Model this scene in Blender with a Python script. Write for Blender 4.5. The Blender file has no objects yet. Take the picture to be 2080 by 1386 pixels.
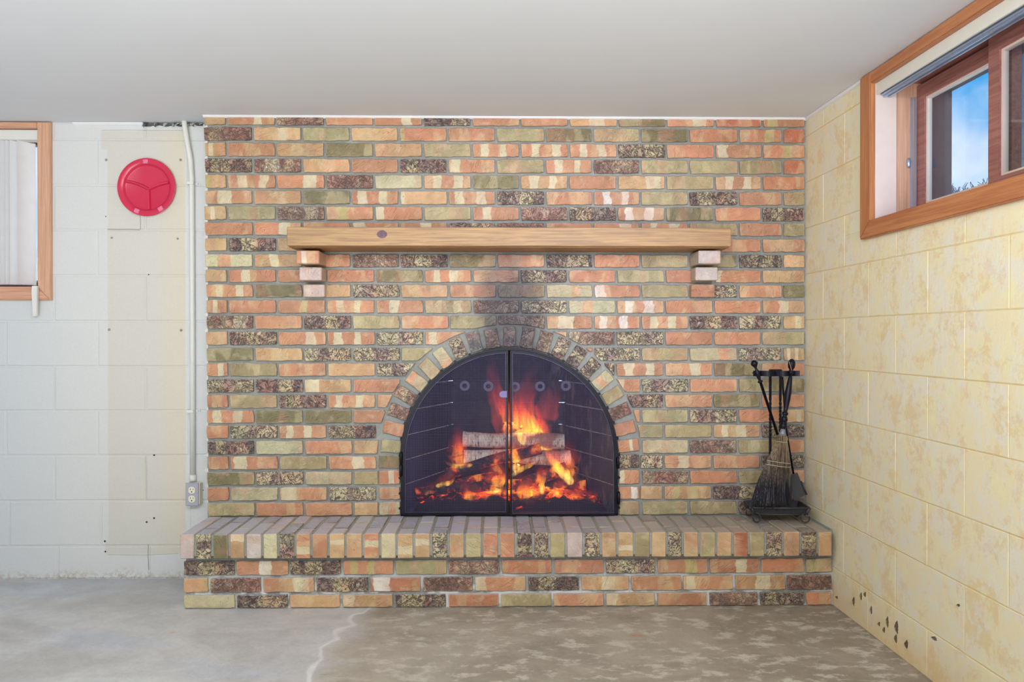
import bpy, bmesh, math, random
from mathutils import Vector, Matrix, Euler
R = random.Random(7)
S = bpy.context.scene
COL = S.collection
PI = math.pi

# ------------------------------------------------------------------ camera
W, H, F = 2080.0, 1386.0, 1670.0
CAMZ = 1.09
cd = bpy.data.cameras.new('camera'); cam = bpy.data.objects.new('camera', cd); COL.objects.link(cam)
cam.location = (0, -3.6, CAMZ)
cam.rotation_euler = (PI/2 - .0054, 0, -.0168)
cd.sensor_width = 36; cd.lens = F/W*36; cd.clip_start = .05; cd.clip_end = 500
S.camera = cam
CM = Euler(cam.rotation_euler).to_matrix()
def ray(px, py): return CM @ Vector(((px-W/2)/F, (H/2-py)/F, -1))
def U(px, py, y=0.0):
    d = ray(px, py); t = (y+3.6)/d.y
    return Vector((d.x*t, y, CAMZ+d.z*t))
def UX(px, py, y=0.0): return U(px, py, y).x
def UZ(px, py, y=0.0): return U(px, py, y).z

# ------------------------------------------------------------------ world, lights, exposure
S.view_settings.view_transform = 'Standard'; S.view_settings.look = 'None'
S.view_settings.gamma = 1; S.view_settings.use_curve_mapping = False
S.view_settings.exposure = -0.30
S.cycles.use_denoising = True
S.cycles.max_bounces = 7; S.cycles.diffuse_bounces = 4; S.cycles.transparent_max_bounces = 12
S.cycles.caustics_reflective = False; S.cycles.caustics_refractive = False
S.cycles.sample_clamp_indirect = 4
S.cycles.volume_max_steps = 128

def lin(c):
    r = []
    for v in c[:3]:
        v = v/255.0
        r.append(v/12.92 if v <= .04045 else ((v+.055)/1.055)**2.4)
    return (r[0], r[1], r[2], 1.0)

wd = bpy.data.worlds.new('sky'); S.world = wd; wd.use_nodes = True
nt = wd.node_tree; nt.nodes.clear()
wo = nt.nodes.new('ShaderNodeOutputWorld'); bg = nt.nodes.new('ShaderNodeBackground')
tc = nt.nodes.new('ShaderNodeTexCoord'); sp = nt.nodes.new('ShaderNodeSeparateXYZ')
r1 = nt.nodes.new('ShaderNodeValToRGB'); nz = nt.nodes.new('ShaderNodeTexNoise'); r2 = nt.nodes.new('ShaderNodeValToRGB')
mx = nt.nodes.new('ShaderNodeMix'); mx.data_type = 'RGBA'
nt.links.new(tc.outputs['Generated'], sp.inputs[0]); nt.links.new(sp.outputs['Z'], r1.inputs[0])
r1.color_ramp.elements[0].position = 0.05; r1.color_ramp.elements[0].color = lin((205, 232, 245))
r1.color_ramp.elements[1].position = 0.55; r1.color_ramp.elements[1].color = lin((30, 120, 205))
e = r1.color_ramp.elements.new(.28); e.color = lin((48, 158, 226))
nz.inputs['Scale'].default_value = 5.5; nz.inputs['Detail'].default_value = 5; nz.inputs['Roughness'].default_value = .5
nt.links.new(tc.outputs['Generated'], nz.inputs['Vector']); nt.links.new(nz.outputs['Fac'], r2.inputs[0])
r2.color_ramp.elements[0].position = .52; r2.color_ramp.elements[0].color = (0, 0, 0, 1)
r2.color_ramp.elements[1].position = .66; r2.color_ramp.elements[1].color = (.8, .8, .8, 1)
nt.links.new(r2.outputs[0], mx.inputs['Factor']); nt.links.new(r1.outputs[0], mx.inputs['A']); mx.inputs['B'].default_value = lin((236, 238, 248))
nt.links.new(mx.outputs['Result'], bg.inputs[0]); bg.inputs[1].default_value = 1.75
nt.links.new(bg.outputs[0], wo.inputs[0])

def area(name, loc, target, sx, sy, power, col, spread=180):
    l = bpy.data.lights.new(name, 'AREA'); l.shape = 'RECTANGLE'; l.size = sx; l.size_y = sy; l.energy = power
    l.color = col; l.spread = math.radians(spread)
    o = bpy.data.objects.new(name, l); COL.objects.link(o); o.location = loc
    o.rotation_euler = (Vector(target)-Vector(loc)).to_track_quat('-Z', 'Y').to_euler(); return o
# daylight from the left; rear, overhead and upward area lights are added fill
area('rear_fill', (-1.0, -6.2, 1.25), (-0.6, 0, 1.0), 4.2, 1.7, 30, (1, .985, .96))  # added fill behind the camera for even frontal light
area('daylight_left', (-3.7, -3.0, 1.2), (0.2, -0.2, 1.0), 2.6, 1.5, 5, (.88, .94, 1))
area('overhead_fill', (-.5, -2.7, 2.0), (-.3, -.3, .55), 1.9, .5, 50, (1, .98, .95))  # unseen fill, added to bring light from above
area('ceiling_fill', (-.7, -4.4, .25), (-.7, -3.4, 2.05), 3.4, 2.2, 195, (.93, .96, 1), 130)  # added upward fill that brightens the ceiling
area('glare_lamp', (.84, -3.75, 1.68), (.42, 0, 1.36), .40, .40, 5.0, (.70, .74, 1), 46)  # unseen lamp placed for the bluish glare on the bricks

# ------------------------------------------------------------------ helpers
def link(name, me, mat=None, parent=None, loc=None, rot=None):
    o = bpy.data.objects.new(name, me); COL.objects.link(o)
    if mat is not None and me is not None and not me.materials: me.materials.append(mat)
    if parent is not None: o.parent = parent
    if loc is not None: o.location = loc
    if rot is not None: o.rotation_euler = rot
    return o
def tag(o, label=None, cat=None, group=None, kind=None):
    if label: o['label'] = label
    if cat: o['category'] = cat
    if group: o['group'] = group
    if kind: o['kind'] = kind
    return o
def empty(name, loc=(0, 0, 0), rotz=0):
    o = bpy.data.objects.new(name, None); COL.objects.link(o); o.location = loc; o.rotation_euler = (0, 0, rotz)
    o.empty_display_size = .05; return o
def mesh(bm, name='m', smooth=False):
    bmesh.ops.recalc_face_normals(bm, faces=bm.faces)
    me = bpy.data.meshes.new(name); bm.to_mesh(me); bm.free()
    if smooth:
        for p in me.polygons: p.use_smooth = True
    return me
def box(bm, a, b, bev=0):
    x0, y0, z0 = a; x1, y1, z1 = b
    vs = [bm.verts.new(p) for p in ((x0,y0,z0),(x1,y0,z0),(x1,y1,z0),(x0,y1,z0),(x0,y0,z1),(x1,y0,z1),(x1,y1,z1),(x0,y1,z1))]
    fs = [bm.faces.new([vs[i] for i in q]) for q in ((0,3,2,1),(4,5,6,7),(0,1,5,4),(1,2,6,5),(2,3,7,6),(3,0,4,7))]
    if bev:
        es = list({e for f in fs for e in f.edges})
        bmesh.ops.bevel(bm, geom=es, offset=bev, segments=1, affect='EDGES')
def boxobj(name, a, b, mat, parent=None, bev=0):
    bm = bmesh.new(); box(bm, a, b, bev); return link(name, mesh(bm, name), mat, parent)
def prism(bm, pts, y0, y1):
    """polygon in XZ extruded between y0 and y1"""
    f = [bm.verts.new((p[0], y0, p[1])) for p in pts]; k = [bm.verts.new((p[0], y1, p[1])) for p in pts]
    n = len(pts)
    bm.faces.new(f); bm.faces.new(k[::-1])
    for i in range(n): bm.faces.new((f[i], k[i], k[(i+1) % n], f[(i+1) % n]))
def ring_prism(bm, outer, inner, y0, y1, closed=True):
    n = len(outer); A = [[bm.verts.new((p[0], y, p[1])) for p in ps] for ps in (outer, inner) for y in (y0, y1)]
    of, ob, nf, nb = A
    m = n if closed else n-1
    for i in range(m):
        j = (i+1) % n
        bm.faces.new((of[i], of[j], nf[j], nf[i])); bm.faces.new((ob[j], ob[i], nb[i], nb[j]))
        bm.faces.new((of[j], of[i], ob[i], ob[j])); bm.faces.new((nf[i], nf[j], nb[j], nb[i]))
    if not closed:
        for i in (0, n-1): bm.faces.new((of[i], nf[i], nb[i], ob[i]))
def offset_poly(pts, d):
    """inset of a closed CCW/CW polygon by d (towards its centroid side)"""
    n = len(pts); ar = sum(pts[i][0]*pts[(i+1) % n][1]-pts[(i+1) % n][0]*pts[i][1] for i in range(n))
    s = 1 if ar > 0 else -1; out = []
    for i in range(n):
        a, b, c = Vector(pts[i-1][:2]), Vector(pts[i][:2]), Vector(pts[(i+1) % n][:2])
        e1 = (b-a).normalized(); e2 = (c-b).normalized()
        n1 = Vector((-e1.y, e1.x))*s; n2 = Vector((-e2.y, e2.x))*s
        m = (n1+n2); m = m.normalized() if m.length > 1e-6 else n1
        k = max(.35, m.dot(n1)); out.append(tuple(b+m*(d/k)))
    return out
def tube(bm, pts, r, seg=8, flat=1.0, cap=True):
    pts = [Vector(p) for p in pts]; rings = []
    up = Vector((0, 0, 1))
    for i, p in enumerate(pts):
        t = (pts[min(i+1, len(pts)-1)]-pts[max(i-1, 0)]).normalized()
        u = t.cross(up) if abs(t.dot(up)) < .95 else t.cross(Vector((0, 1, 0)))
        u.normalize(); v = u.cross(t).normalized(); rr = r[i] if isinstance(r, (list, tuple)) else r
        rings.append([bm.verts.new(p+u*math.cos(a)*rr+v*math.sin(a)*rr*flat) for a in [2*PI*k/seg for k in range(seg)]])
    for a, b in zip(rings, rings[1:]):
        for k in range(seg): bm.faces.new((a[k], a[(k+1) % seg], b[(k+1) % seg], b[k]))
    if cap: bm.faces.new(rings[0][::-1]); bm.faces.new(rings[-1])
def tubeobj(name, pts, r, mat, parent=None, seg=8, flat=1.0):
    bm = bmesh.new(); tube(bm, pts, r, seg, flat); return link(name, mesh(bm, name, True), mat, parent)
def lathe_line(bm, prof, p0, p1, seg=14):
    p0, p1 = Vector(p0), Vector(p1)
    tube(bm, [p0.lerp(p1, t) for t, _ in prof], [max(r, .0004) for _, r in prof], seg)
def plate(bm, outline, y0, y1, hole=None): prism(bm, outline, y0, y1)

# ------------------------------------------------------------------ materials
class NT:
    def __init__(s, name, rough=.6, bump=None):
        s.m = bpy.data.materials.new(name); s.m.use_nodes = True; s.t = s.m.node_tree; s.n = s.t.nodes
        s.b = s.n['Principled BSDF']; s.b.inputs['Roughness'].default_value = rough
    def l(s, a, b): s.t.links.new(a, b)
    def node(s, k, **kw):
        n = s.n.new('ShaderNode'+k)
        for a, v in kw.items(): setattr(n, a, v)
        return n
    def put(s, v, sock):
        if hasattr(v, 'is_output') or isinstance(v, bpy.types.NodeSocket): s.l(v, sock)
        else: sock.default_value = v
    def math(s, op, a, b=0.0, clamp=False):
        n = s.node('Math', operation=op, use_clamp=clamp); s.put(a, n.inputs[0]); s.put(b, n.inputs[1]); return n.outputs[0]
    def mix(s, f, a, b, mode='MIX'):
        n = s.node('Mix', data_type='RGBA', blend_type=mode); s.put(f, n.inputs['Factor'])
        s.put(lin(a) if isinstance(a, tuple) and len(a) == 3 else a, n.inputs['A']); s.put(lin(b) if isinstance(b, tuple) and len(b) == 3 else b, n.inputs['B'])
        return n.outputs['Result']
    def noise(s, vec, scale, detail=3, rough=.5, dist=0.0, out='Fac'):
        n = s.node('TexNoise'); s.put(vec, n.inputs['Vector']); n.inputs['Scale'].default_value = scale
        n.inputs['Detail'].default_value = detail; n.inputs['Roughness'].default_value = rough; n.inputs['Distortion'].default_value = dist
        return n.outputs[out]
    def rng(s, v, a, b, c=0.0, d=1.0, smooth=True):
        n = s.node('MapRange', interpolation_type='SMOOTHSTEP' if smooth else 'LINEAR'); s.put(v, n.inputs['Value'])
        for k, x in zip(('From Min', 'From Max', 'To Min', 'To Max'), (a, b, c, d)): s.put(x, n.inputs[k])
        return n.outputs[0]
    def mapv(s, vec, loc=(0,0,0), rot=(0,0,0), sc=(1,1,1)):
        n = s.node('Mapping'); s.put(vec, n.inputs['Vector']); s.put(loc, n.inputs['Location']); n.inputs['Rotation'].default_value = rot; n.inputs['Scale'].default_value = sc
        return n.outputs[0]
    def sep(s, v):
        n = s.node('SeparateXYZ'); s.put(v, n.inputs[0]); return n.outputs
    def comb(s, x, y, z):
        n = s.node('CombineXYZ'); s.put(x, n.inputs[0]); s.put(y, n.inputs[1]); s.put(z, n.inputs[2]); return n.outputs[0]
    def world(s): return s.node('NewGeometry').outputs['Position']
    def obj(s): return s.node('TexCoord').outputs['Object']
    def gen(s): return s.node('TexCoord').outputs['Generated']
    def attr(s, name, typ='OBJECT'): return s.node('Attribute', attribute_name=name, attribute_type=typ)
    def color(s, v): s.put(lin(v) if isinstance(v, tuple) and len(v) == 3 else v, s.b.inputs['Base Color'])
    def bump(s, h, strength=.3, dist=.002):
        n = s.node('Bump'); n.inputs['Strength'].default_value = strength; n.inputs['Distance'].default_value = dist; s.put(h, n.inputs['Height']); s.l(n.outputs[0], s.b.inputs['Normal'])
def simple(name, c, rough=.6, metal=0.0, var=.08, scale=20, bump=.1, bd=.001):
    t = NT(name, rough); t.b.inputs['Metallic'].default_value = metal
    n = t.noise(t.obj(), scale, 4); k = t.rng(n, .3, .7, 1-var, 1+var, False)
    g = t.comb(k, k, k); t.color(t.mix(1.0, c, g, 'MULTIPLY'))
    if bump: t.bump(n, bump, bd)
    return t.m
def rect_mask(t, X, Z, x0, x1, z0, z1, soft=.004):
    a = t.rng(X, x0-soft, x0+soft); b = t.rng(X, x1-soft, x1+soft, 1, 0)
    c = t.rng(Z, z0-soft, z0+soft); d = t.rng(Z, z1-soft, z1+soft, 1, 0)
    return t.math('MULTIPLY', t.math('MULTIPLY', a, b), t.math('MULTIPLY', c, d))

def brick_material():
    t = NT('brick_clay', .58)
    seed = t.attr('seed').outputs['Fac']
    P = t.node('VectorMath', operation='ADD'); t.l(t.obj(), P.inputs[0]); t.l(t.comb(seed, t.math('MULTIPLY', seed, 1.7), t.math('MULTIPLY', seed, 2.3)), P.inputs[1]); P = P.outputs[0]
    G = t.sep(t.gen())
    wob = t.noise(P, 35, 3); wl_ = t.noise(P, 17, 2)
    u = t.math('ADD', G[0], t.math('ADD', t.math('MULTIPLY', t.math('SUBTRACT', wob, .5), .10), t.math('MULTIPLY', t.math('SUBTRACT', wl_, .5), .16)))
    E = t.attr('edges'); es = t.sep(E.outputs['Vector'])
    e = [es[0], es[1], es[2], E.outputs['Alpha']]
    def step(k): return t.rng(t.math('SUBTRACT', u, e[k]), -.012, .012)
    m = t.math('ADD', t.math('SUBTRACT', step(0), step(1)), t.math('SUBTRACT', step(2), step(3)))
    base = t.node('ObjectInfo').outputs['Color']; alt = t.attr('alt').outputs['Color']
    c = t.mix(m, base, alt)
    # cloudy variation, khaki and pink fire flashes
    c = t.mix(t.math('MULTIPLY', t.rng(t.noise(t.mapv(P, loc=(3, 1, 2), sc=(1, 1, .35)), 13, 2), .53, .60), .34), c, (214, 196, 150))
    c = t.mix(t.math('MULTIPLY', t.rng(t.noise(t.mapv(P, loc=(7, 5, 2), sc=(1, 1, .35)), 12, 2), .53, .60), .22), c, (206, 130, 112))
    v = t.rng(t.noise(P, 16, 4, .6), .3, .72, .80, 1.15, False); c = t.mix(1.0, c, t.comb(v, v, v), 'MULTIPLY')
    # pale kiln film in patches and along the rim
    film = t.math('MULTIPLY', t.rng(t.noise(P, 22, 4, .6), .52, .74), .35)
    dx = t.math('MULTIPLY', t.math('ABSOLUTE', t.math('SUBTRACT', G[0], .5)), 2.0); dz = t.math('MULTIPLY', t.math('ABSOLUTE', t.math('SUBTRACT', G[2], .5)), 2.0)
    rim = t.math('MAXIMUM', t.rng(dx, .93, .985), t.rng(t.math('ADD', dz, t.math('MULTIPLY', t.math('SUBTRACT', wob, .5), .25)), .80, .97))
    film = t.math('MAXIMUM', film, t.math('MULTIPLY', rim, .38))
    c = t.mix(film, c, (214, 196, 170))
    # pits
    pit = t.rng(t.noise(P, 140, 2, .6), .69, .75); c = t.mix(t.math('MULTIPLY', pit, .55), c, (80, 66, 62))
    # bark texture of the dark bricks
    mot = t.attr('mot').outputs['Fac']
    n1 = t.noise(t.mapv(t.mapv(P, rot=(0, .9, 0)), sc=(1.0, 1, 1.7)), 19, 3, .62, 1.7)
    ridge = t.rng(t.math('ABSOLUTE', t.math('SUBTRACT', n1, .5)), .010, .034, 1, 0)
    n2 = t.noise(t.mapv(t.mapv(P, loc=(4, 4, 4), rot=(0, -.7, 0)), sc=(.8, 1, 2.2)), 22, 4, .62, 1.0)
    ridge = t.math('MAXIMUM', ridge, t.rng(t.math('ABSOLUTE', t.math('SUBTRACT', n2, .5)), .006, .022, 1, 0))
    patch = t.rng(t.noise(P, 21, 5, .68, 1.0), .54, .62)
    pale = t.rng(t.noise(P, 26, 4, .65, .8), .54, .66)
    c = t.mix(t.math('MULTIPLY', mot, t.math('MULTIPLY', pale, .55)), c, (222, 208, 174))
    dark = t.math('MULTIPLY', mot, t.math('MAXIMUM', ridge, t.math('MULTIPLY', patch, .55)))
    c = t.mix(t.math('MULTIPLY', dark, .9), c, (64, 56, 64))
    # soot of the fire above the arch (a stain with its own shape) and dust on top faces
    wpos = t.world(); ws = t.sep(wpos); c0 = U(1036, 640)
    sx = t.math('DIVIDE', t.math('SUBTRACT', ws[0], c0.x), .17); sz = t.math('DIVIDE', t.math('SUBTRACT', ws[2], c0.z-.02), .34)
    d2 = t.math('ADD', t.math('MULTIPLY', sx, sx), t.math('MULTIPLY', sz, sz))
    wn = t.noise(wpos, 9, 4, .6); s = t.rng(t.math('ADD', d2, t.math('MULTIPLY', t.math('SUBTRACT', wn, .5), 1.2)), .05, 1.25, .72, 0)
    c = t.mix(s, c, (62, 56, 66))
    nz = t.sep(t.node('NewGeometry').outputs['Normal'])[2]
    dust = t.math('MULTIPLY', t.rng(nz, .7, .95), t.rng(t.noise(t.mapv(wpos, sc=(.5, 2.2, 1)), 24, 6, .75), .3, .7, .55, .95))
    dc = t.mix(t.rng(ws[0], -.2, 1.1), (196, 200, 220), (174, 166, 158))
    c = t.mix(dust, c, dc)
    t.color(c)
    # relief: chisel strokes, grain, bark
    mp = t.node('Mapping'); t.l(P, mp.inputs['Vector']); t.l(t.comb(0.0, t.math('ADD', .75, t.math('MULTIPLY', t.math('SINE', t.math('MULTIPLY', seed, 5.3)), .55)), 0.0), mp.inputs['Rotation'])
    stroke = t.noise(t.mapv(mp.outputs[0], sc=(.45, 1, 2.2)), 32, 2, .5, .6)
    h = t.math('ADD', t.math('MULTIPLY', t.math('MULTIPLY', t.rng(stroke, .5, .56), t.rng(t.noise(P, 18, 3), .45, .62)), .6), t.math('MULTIPLY', t.noise(P, 150, 4, .65), .7))
    h = t.math('SUBTRACT', h, t.math('MULTIPLY', t.math('MULTIPLY', mot, ridge), 1.1)); h = t.math('SUBTRACT', h, t.math('MULTIPLY', pit, .6))
    t.bump(h, .9, .003)
    t.b.inputs['Roughness'].default_value = .44; t.b.inputs['Specular IOR Level'].default_value = .55
    return t.m
M_BRICK = brick_material()

def mortar_material():
    t = NT('grey_mortar', .85); w = t.world()
    n = t.noise(w, 90, 4, .6); k = t.rng(n, .3, .7, .86, 1.1, False)
    big = t.rng(t.noise(w, 3, 3), .4, .6)
    c = t.mix(big, (143, 146, 140), (158, 160, 154)); c = t.mix(1.0, c, t.comb(k, k, k), 'MULTIPLY')
    ws = t.sep(w); c0 = U(1036, 640)
    sx = t.math('DIVIDE', t.math('SUBTRACT', ws[0], c0.x), .17); sz = t.math('DIVIDE', t.math('SUBTRACT', ws[2], c0.z-.02), .34)
    d2 = t.math('ADD', t.math('MULTIPLY', sx, sx), t.math('MULTIPLY', sz, sz))
    s = t.rng(t.math('ADD', d2, t.math('MULTIPLY', t.math('SUBTRACT', t.noise(w, 9, 4, .6), .5), 1.2)), .05, 1.25, .72, 0)
    c = t.mix(s, c, (70, 66, 74))
    eff = t.math('MULTIPLY', t.rng(t.noise(w, 11, 4, .6), .42, .56), t.rng(ws[2], .06, .20, 1, 0))
    c = t.mix(t.math('MULTIPLY', eff, .8), c, (226, 228, 228))
    t.color(c); t.bump(n, .5, .002); return t.m
M_MORTAR = mortar_material()

def left_wall_material():
    t = NT('white_painted_block', .62); w = t.world(); ws = t.sep(w); y = .12
    wob = t.math('MULTIPLY', t.math('SUBTRACT', t.noise(w, 22, 3), .5), .012)
    X = t.math('ADD', ws[0], wob); Z = t.math('ADD', ws[2], wob)
    def rm(px0, py0, px1, py1): return rect_mask(t, X, Z, UX(px0, 700, y), UX(px1, 700, y), UZ(100, py1, y), UZ(100, py0, y))
    a = t.math('MAXIMUM', rm(219, 296, 377, 1108), rm(207, 265, 377, 303)); a = t.math('MAXIMUM', a, rm(213, 1100, 366, 1126))
    a = t.math('MINIMUM', a, 1.0)
    c = t.mix(t.rng(ws[0], UX(0, 700, y), UX(200, 700, y)), (209, 213, 216), (214, 216, 214))
    stain = t.mix(t.rng(ws[0], UX(300, 700, y), UX(372, 700, y)), (209, 206, 197), (213, 206, 186))
    c = t.mix(t.math('MULTIPLY', a, .9), c, stain)
    # damp, dirty foot of the wall
    foot = t.math('MULTIPLY', t.rng(t.math('ADD', ws[2], t.math('MULTIPLY', t.noise(w, 7, 4), .09)), .04, .10, 1, 0), t.rng(t.noise(w, 60, 4, .7), .42, .6))
    c = t.mix(t.math('MULTIPLY', foot, .65), c, (170, 152, 112))
    n = t.noise(w, 110, 4, .6); k = t.rng(n, .3, .7, .975, 1.02, False); c = t.mix(1.0, c, t.comb(k, k, k), 'MULTIPLY')
    t.color(c); t.bump(n, .22, .0012); return t.m
M_LWALL = left_wall_material()

def right_wall_material():
    t = NT('sponged_cream_paint', .55); w = t.world(); ws = t.sep(w)
    n1 = t.noise(t.mapv(w, sc=(1, 1, .8)), 12, 6, .72, .3); n2 = t.noise(t.mapv(w, loc=(5, 3, 1)), 10, 6, .72, .3); n3 = t.noise(t.mapv(w, loc=(1, 7, 4)), 15, 5, .74)
    c = t.mix(t.rng(n1, .42, .58), (240, 228, 188), (236, 230, 208))
    c = t.mix(t.math('MULTIPLY', t.rng(n2, .52, .62), .66), c, (230, 204, 150))
    c = t.mix(t.math('MULTIPLY', t.rng(n3, .55, .66), .42), c, (226, 196, 168))
    c = t.mix(t.math('MULTIPLY', t.rng(t.noise(t.mapv(w, loc=(9, 2, 4)), 11, 5, .74), .54, .64), .6), c, (240, 236, 188))
    foot = t.math('MULTIPLY', t.rng(t.math('ADD', ws[2], t.math('MULTIPLY', n3, .16)), .10, .24, 1, 0), .5)
    c = t.mix(foot, c, (222, 188, 130))
    t.color(c)
    h = t.math('ADD', t.noise(t.mapv(w, sc=(1, 1, .6)), 45, 5, .7), t.math('MULTIPLY', n3, .6)); t.bump(h, .5, .0035); return t.m
M_RWALL = right_wall_material()
M_RJOINT = simple('cream_joint', (226, 202, 148), .6, var=.06, scale=40)

def floor_material():
    t = NT('worn_concrete', .5); w = t.world(); ws = t.sep(w)
    n1 = t.noise(t.mapv(w, sc=(1, 1.6, 1)), 1.6, 5, .6, .8); n2 = t.noise(w, 9, 5, .68, .5); n3 = t.noise(w, 60, 4, .65)
    c = t.mix(t.rng(n1, .38, .62), (172, 164, 152), (152, 143, 130))
    left = t.mix(t.rng(n1, .4, .6), (200, 199, 198), (186, 184, 182))
    bound = t.math('ADD', ws[0], t.math('MULTIPLY', t.math('SUBTRACT', t.noise(w, 2.2, 3), .5), .6))
    c = t.mix(t.rng(bound, UX(690, 1300, -.5), UX(760, 1300, -.5)), left, c)
    c = t.mix(t.math('MULTIPLY', t.rng(ws[0], .3, 1.3), .45), c, (136, 124, 108))
    # white lime spots on the right half, grey-blue damp stains left
    spots = t.math('MULTIPLY', t.rng(t.noise(t.mapv(w, sc=(1, 1.5, 1)), 10, 6, .7), .50, .62), t.rng(bound, -.7, -.3))
    c = t.mix(t.math('MULTIPLY', spots, .7), c, (208, 203, 192))
    damp = t.math('MULTIPLY', t.rng(t.noise(t.mapv(w, loc=(3, 3, 0), rot=(0, 0, .5), sc=(.6, 1.8, 1)), 1.7, 3), .54, .66), t.rng(ws[0], -.3, -.9))
    c = t.mix(t.math('MULTIPLY', damp, .55), c, (184, 190, 202))
    edge = t.rng(t.math('ABSOLUTE', t.math('SUBTRACT', t.math('ADD', bound, .0), UX(700, 1300, -.5))), .003, .018, 1, 0)
    c = t.mix(t.math('MULTIPLY', edge, .8), c, (222, 221, 222))
    rust = t.math('MULTIPLY', t.rng(t.noise(t.mapv(w, loc=(2, 9, 0)), 4.2, 2), .70, .745), .6)
    c = t.mix(rust, c, (176, 124, 76))
    k = t.rng(n2, .25, .75, .86, 1.12, False); c = t.mix(1.0, c, t.comb(k, k, k), 'MULTIPLY')
    k = t.rng(n3, .25, .75, .93, 1.06, False); c = t.mix(1.0, c, t.comb(k, k, k), 'MULTIPLY')
    t.color(c); t.put(t.rng(n1, .35, .65, .42, .62), t.b.inputs['Roughness'])
    t.bump(t.math('ADD', n3, t.math('MULTIPLY', n2, 1.5)), .35, .003); return t.m
M_FLOOR = floor_material()

def ceiling_material():
    t = NT('flat_white_ceiling', .8); w = t.world(); n = t.noise(w, 1.3, 4, .6); k = t.rng(n, .3, .7, .97, 1.02, False)
    t.color(t.mix(1.0, (224, 228, 232), t.comb(k, k, k), 'MULTIPLY')); t.bump(t.noise(w, 70, 3), .08, .001); return t.m
M_CEIL = ceiling_material()

def wood(name, c1, c2, axis=0, rough=.45, scale=1.0, knot=None):
    t = NT(name, rough); sc = [16, 16, 16]; sc[axis] = .6
    P = t.mapv(t.obj(), sc=tuple(sc))
    n = t.noise(P, 5*scale, 5, .62, .6); fine = t.noise(t.mapv(t.obj(), sc=tuple([60 if i != axis else 1.5 for i in range(3)])), 6*scale, 3, .6)
    c = t.mix(t.rng(n, .35, .65), c1, c2); k = t.rng(fine, .3, .7, .9, 1.07, False)
    c = t.mix(1.0, c, t.comb(k, k, k), 'MULTIPLY')
    t.color(c); t.bump(fine, .15, .0008); return t.m
M_TRIM = wood('honey_oak_trim', (196, 132, 84), (176, 108, 68), 0)
M_TRIMV = wood('honey_oak_trim_upright', (200, 138, 88), (180, 112, 70), 2)
M_TRIML = wood('pale_oak_trim', (216, 168, 140), (198, 146, 118), 0)
M_TRIMLV = wood('pale_oak_trim_upright', (220, 176, 148), (204, 156, 126), 2)
M_MANTEL = wood('weathered_pine', (184, 146, 98), (150, 116, 82), 0, .5, 1.6)
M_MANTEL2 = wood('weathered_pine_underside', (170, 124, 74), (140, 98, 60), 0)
M_SASH = wood('stained_sash_wood', (176, 120, 108), (150, 98, 90), 0)
M_JAMB = simple('pale_jamb_board', (232, 214, 204), .5, var=.03)
M_WHITE = simple('white_vinyl', (226, 226, 222), .45, var=.02)
M_TRIMW = simple('white_cove_trim', (232, 233, 235), .5, var=.02)
M_CREAM = simple('cream_valance', (226, 224, 212), .5, var=.02)
M_ALU = simple('aluminium_track', (170, 188, 214), .3, .6, var=.03)
M_BLACK = simple('black_painted_iron', (20, 20, 31), .30, .1, var=.15, bump=.1)
M_BLACK.node_tree.nodes['Principled BSDF'].inputs['Specular IOR Level'].default_value = .22
M_BLACK2 = simple('charcoal_iron', (58, 58, 62), .5, .3, var=.2, bump=.3)
M_EXT = simple('dark_exterior_reveal', (96, 78, 84), .7, var=.15)
M_DARK = simple('dark_gap', (40, 38, 40), .9)
M_GAP = simple('torn_gap_shadow_grey', (92, 90, 90), .9, var=.5, scale=50)
M_RED = simple('glossy_red_plastic', (206, 44, 78), .22, var=.02, bump=0)
M_TAPE = None

# ------------------------------------------------------------------ setting: floor, ceiling, outer walls
CEIL = 2.05
YB = .12                                    # block wall face
WX0 = UX(1636, 700, 0); WA = .0159          # right wall: foot of the corner and splay
tag(boxobj('floor', (-4.2, -6.8, -.15), (1.56, .45, 0), M_FLOOR), kind='structure')
tag(boxobj('ceiling', (-4.2, -6.8, CEIL), (1.62, .45, CEIL+.15), M_CEIL), kind='structure')
M_PLAIN = simple('plain_white_paint', (212, 214, 216), .7, var=.02)
tag(boxobj('wall_left', (-4.2, -6.8, 0), (-4.0, .12, CEIL), M_PLAIN), kind='structure')
tag(boxobj('wall_rear', (-4.0, -6.8, 0), (1.45, -6.6, CEIL), M_PLAIN), kind='structure')

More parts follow.
